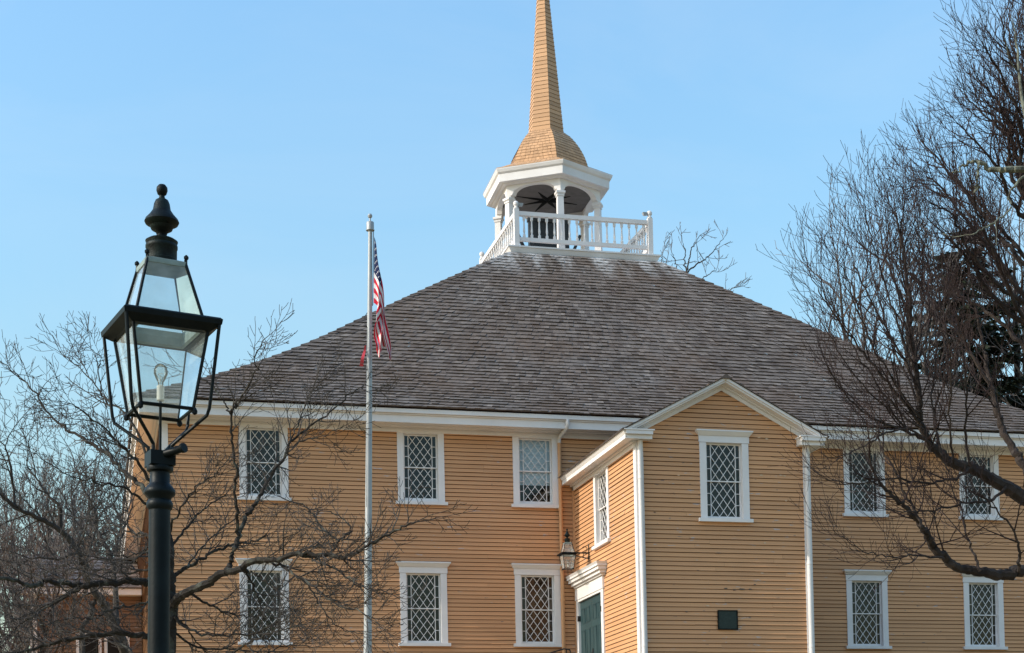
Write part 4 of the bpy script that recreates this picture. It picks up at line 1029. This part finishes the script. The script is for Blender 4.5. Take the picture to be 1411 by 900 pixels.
# upper fan of limbs from the trunk
fr = random.Random(9)
fan = [(1494, 480, 1411, 445, 1369, 409, 1343, 373, 1323, 345, 1290, 312), (1494, 500, 1420, 420, 1370, 350, 1330, 300, 1300, 262, 1272, 235), (1491, 420, 1420, 330, 1380, 280, 1345, 235, 1315, 200, 1290, 172),
       (1490, 360, 1420, 270, 1385, 215, 1355, 170, 1335, 135, 1310, 105), (1487, 300, 1430, 215, 1400, 160, 1375, 110, 1355, 70, 1345, 20), (1484, 230, 1430, 150, 1405, 100, 1390, 60, 1380, 10, 1372, -30),
       (1482, 180, 1440, 90, 1420, 40, 1408, -10, 1400, -60, 1395, -90), (1496, 560, 1440, 480, 1400, 420, 1375, 360, 1350, 300, 1335, 240), (1492, 450, 1440, 360, 1410, 300, 1390, 240, 1375, 180, 1362, 120),
       (1488, 330, 1440, 250, 1415, 190, 1400, 130, 1392, 70, 1390, 20), (1496, 540, 1430, 500, 1385, 450, 1345, 420, 1310, 395, 1275, 370), (1494, 500, 1430, 455, 1390, 400, 1360, 330, 1322, 280, 1283, 262),
       (1490, 380, 1430, 320, 1395, 260, 1365, 205, 1340, 165, 1318, 150), (1490, 400, 1440, 380, 1400, 340, 1360, 290, 1320, 250, 1280, 215)]
for i in range(7):      # lesser limbs between the main ones
    f, h_ = fan[i], fan[(i+1) % 7]; q = fr.uniform(.3, .7); fan.append(tuple(a*(1-q)+b*q+fr.uniform(-8, 8) for a, b in zip(f, h_)))
T.lev = [dict(T.lev[0], gap=.105, len=.66), dict(T.lev[1], gap=.08, len=.42), dict(T.lev[2], gap=.095)]
for i, f in enumerate(fan):
    f = tuple(v+((34 if j >= 6 else 15) if j % 2 == 0 and f[-1] < 200 else 0) for j, v in enumerate(f))
    dd = fr.uniform(-1.6, 1.6)
    T.limb(L_(list(zip(f[0::2], f[1::2])), D3, D3+dd), .034, .005, .3)
print('right tree twigs', T.count)
T.done('large_tree', 'large bare tree with dense upswept reddish twigs at the right edge', root, 'bark_r', 'twig_r')
# lichened snag branch of a neighbouring tree reaching in from the right
T = Tree(71, [dict(gap=.6, len=.5, ang=(30, 60), rad=.01, seg=5, wig=.15, up=0., sides=4)], .003)
tb = at(1560, 700, 13.); root = Vector((tb.x, tb.y, ground_z(tb.x, tb.y)-.1))
T.limb([root, tb, at(1555, 450, 13.), at(1545, 225, 13.), at(1540, 60, 13.)], .13, .06, .5, spawn=False)
T.limb(L_([(1548, 262), (1460, 240), (1411, 233), (1385, 234), (1362, 232), (1347, 222), (1330, 228), (1313, 238)], 13.), .040, .006, .6, spawn=False)
T.limb(L_([(1350, 224), (1347, 240), (1346, 258), (1343, 266)], 13., 12.9), .013, .007, .5, spawn=False)
T.limb(L_([(1440, 237), (1410, 245), (1392, 265), (1390, 290), (1360, 312), (1340, 325)], 13., 12.7), .014, .004, .4)
sr_ = random.Random(12)
for k in range(12):      # the rest of its crown, outside the picture
    t = k/11; p = at(1556, 520, 13.).lerp(at(1540, 60, 13.), t); a = 2.4*k; L = 2.6-1.2*t
    d = Vector((math.cos(a)*.8+.5, math.sin(a)*.8, .9)).normalized()
    T.limb([p, p+d*L*.5, p+d*L*.8+Vector((0, 0, L*.15)), p+d*L+Vector((.1, 0, L*.35))], .045, .008, .15)
T.limb([at(1540, 60, 13.), at(1538, -40, 13.), at(1542, -160, 13.1)], .058, .012, .1)
T.done('lichened_tree', 'pale lichened branch reaching in from the right across the dark twigs', root, 'bark_pale', 'bark_pale')

# background bare trees
def far_tree(seed, px, py_top, dist, label, name='background_tree', width=1., group=None, dens=1., twig='twig_far'):
    r = random.Random(seed); top = at(px, py_top, dist); gz = ground_z(top.x, top.y); H = top.z-gz; sc = H/12.
    T = Tree(seed, [dict(gap=.40*sc/dens, len=2.6*sc, ang=(20, 48), rad=.045*sc, seg=6, wig=.12, up=.10, sides=4),
                    dict(gap=.30*sc/dens, len=1.2*sc, ang=(22, 50), rad=.022*sc, seg=4, wig=.14, up=.10, sides=3),
                    dict(gap=.24*sc/dens, len=.55*sc, ang=(25, 50), rad=.012*sc, seg=3, wig=.14, up=.08, sides=3, end=False)], .0095)
    root = Vector((top.x, top.y, gz-.1)); n = 6
    trunk = [root+Vector((r.gauss(0, .12*sc)*i/3, r.gauss(0, .12*sc)*i/3, H*.58*i/n)) for i in range(n+1)]
    T.limb(trunk, .20*sc, .06*sc, .5, .03)
    nl = int(9*dens)
    for k in range(nl):
        t = .38+.62*(k+r.random())/nl; f = min(n-.01, t*n); i = int(f); p = trunk[i].lerp(trunk[i+1], f-i); a = 2.4*k+r.random()*.8; q = r.uniform(.15, 1.)*width
        L = (H*.90-(p.z-root.z))*r.uniform(.85, 1.05)
        e = Vector((math.cos(a)*q, math.sin(a)*q, 0))*L
        T.limb([p, p+e*.35+Vector((0, 0, L*.25)), p+e*.6+Vector((0, 0, L*.6)), p+e*.72+Vector((0, 0, L*(1-.25*q)))], .08*sc, .02*sc, .15, .03)
    return T.done(name, label, root, 'bark_l', twig, group)
far_tree(101, 25, 640, 62, 'leftmost bare background tree at the far left edge of the sky', group='bare trees behind the wing')
far_tree(102, 78, 628, 70, 'bare background tree above the left end of the dark wing roof', group='bare trees behind the wing')
far_tree(103, 122, 615, 60, 'tallest bare background tree above the middle of the dark wing roof', group='bare trees behind the wing')
far_tree(104, 168, 640, 66, 'bare background tree between the dark wing roof and the church corner', group='bare trees behind the wing')
far_tree(105, -10, 705, 48, 'lower bare background tree cut by the left edge of the picture', group='bare trees behind the wing')
far_tree(110, 50, 700, 44, 'low bare background tree in front of the left end of the dark wing roof', group='bare trees behind the wing', width=.8)
T = Tree(61, [dict(gap=.34, len=1.0, ang=(25, 55), rad=.016, seg=5, wig=.12, up=.10, sides=4), dict(gap=.22, len=.5, ang=(25, 55), rad=.011, seg=4, wig=.12, up=.10, sides=3), dict(gap=.2, len=.28, ang=(25, 50), rad=.009, seg=3, wig=.1, up=.1, sides=3, end=False)], .0085)
D5 = 60.; tb = at(935, 700, D5); root = Vector((tb.x, tb.y, GZ-.1))
T.limb([root, tb, at(938, 520, D5), at(942, 430, D5), at(946, 376, D5)], .30, .06, .9, spawn=False)
for pl_ in ([(943, 400), (947, 370), (950, 355), (954, 340), (960, 330), (966, 323)], [(946, 376), (957, 366), (972, 357), (985, 344), (997, 329)], [(942, 410), (962, 390), (972, 380), (988, 370)], [(941, 430), (935, 380), (930, 362), (926, 348)],
            [(940, 430), (915, 372), (910, 352)], [(941, 460), (985, 420), (1003, 402), (1012, 396)], [(946, 380), (944, 362), (944, 348), (941, 336)]):
    T.limb(L_(pl_, D5), .035, .009, .4, .03)
T.done('treetop_tree', 'bare treetop showing above the right slope of the church roof beside the railing', root, 'bark_l', 'twig_far')
far_tree(108, 1215, 300, 64, 'bare background tree behind the right roof slope, left of the dark conifer', name='backdrop_tree', dens=1., width=.4)
far_tree(109, 1400, 250, 66, 'tall bare background tree behind the dark conifer at the right edge', name='backdrop_tree', dens=1., width=.4)

# dark conifer behind the church roof
T = MB(); r = random.Random(77)
DC = 66.; top = at(1331, 314, DC); ax = at(1350, 560, DC); gz = GZ; root = Vector((ax.x, ax.y, gz)); H = top.z-gz
con = thing('conifer', 'dark green spruce standing behind the right end of the church roof', 'tree', tuple(root))
tk = MB(); tk.tube([root, root.lerp(top, .5), top], [.32, .18, .02], 8); tk.build('trunk', 'bark_l', con)
cr = MB()
nw = 40
for i in range(nw):
    t = (i+.3)/nw; z = H*(1-t**1.0*.80); rad = .4+7.2*t**.8
    c0 = root+Vector((top.x-root.x, top.y-root.y, 0))*(z/H)+Vector((0, 0, z))
    for b in range(int(5+5*t)):
        a = r.uniform(0, 2*math.pi); L = rad*r.uniform(.55, 1.12); droop = r.uniform(.10, .34)
        d = Vector((math.cos(a), math.sin(a), 0)); P = [c0+d*(L*q)+Vector((0, 0, -droop*L*q+.28*L*q*q*.7+r.gauss(0, .02))) for q in (0, .25, .5, .75, 1)]
        cr.tube(P, [.03, .025, .018, .012, .006], 4, cap=False)
        sd_ = Vector((-d.y, d.x, 0))
        for q in range(int(8+L*11)):
            f = r.uniform(.12, 1)*4; k_ = min(3, int(f)); p = P[k_].lerp(P[k_+1], f-k_)
            for sg in (-1, 1):
                ll = (.22+.5*(1-f/4))*r.uniform(.5, 1.1); e = p+(d*.6+sd_*sg*r.uniform(.4, 1.)).normalized()*ll+Vector((0, 0, -r.uniform(.05, .28)*ll*2))
                wv_ = Vector((r.gauss(0, 1), r.gauss(0, 1), r.gauss(0, 1))).normalized()*.075
                cr.quad(p-wv_*.5, p+wv_*.5, e+wv_, e-wv_, r.random())
cr.build('crown', 'needle', con)
print('verts total', sum(len(m_.vertices) for m_ in bpy.data.meshes))
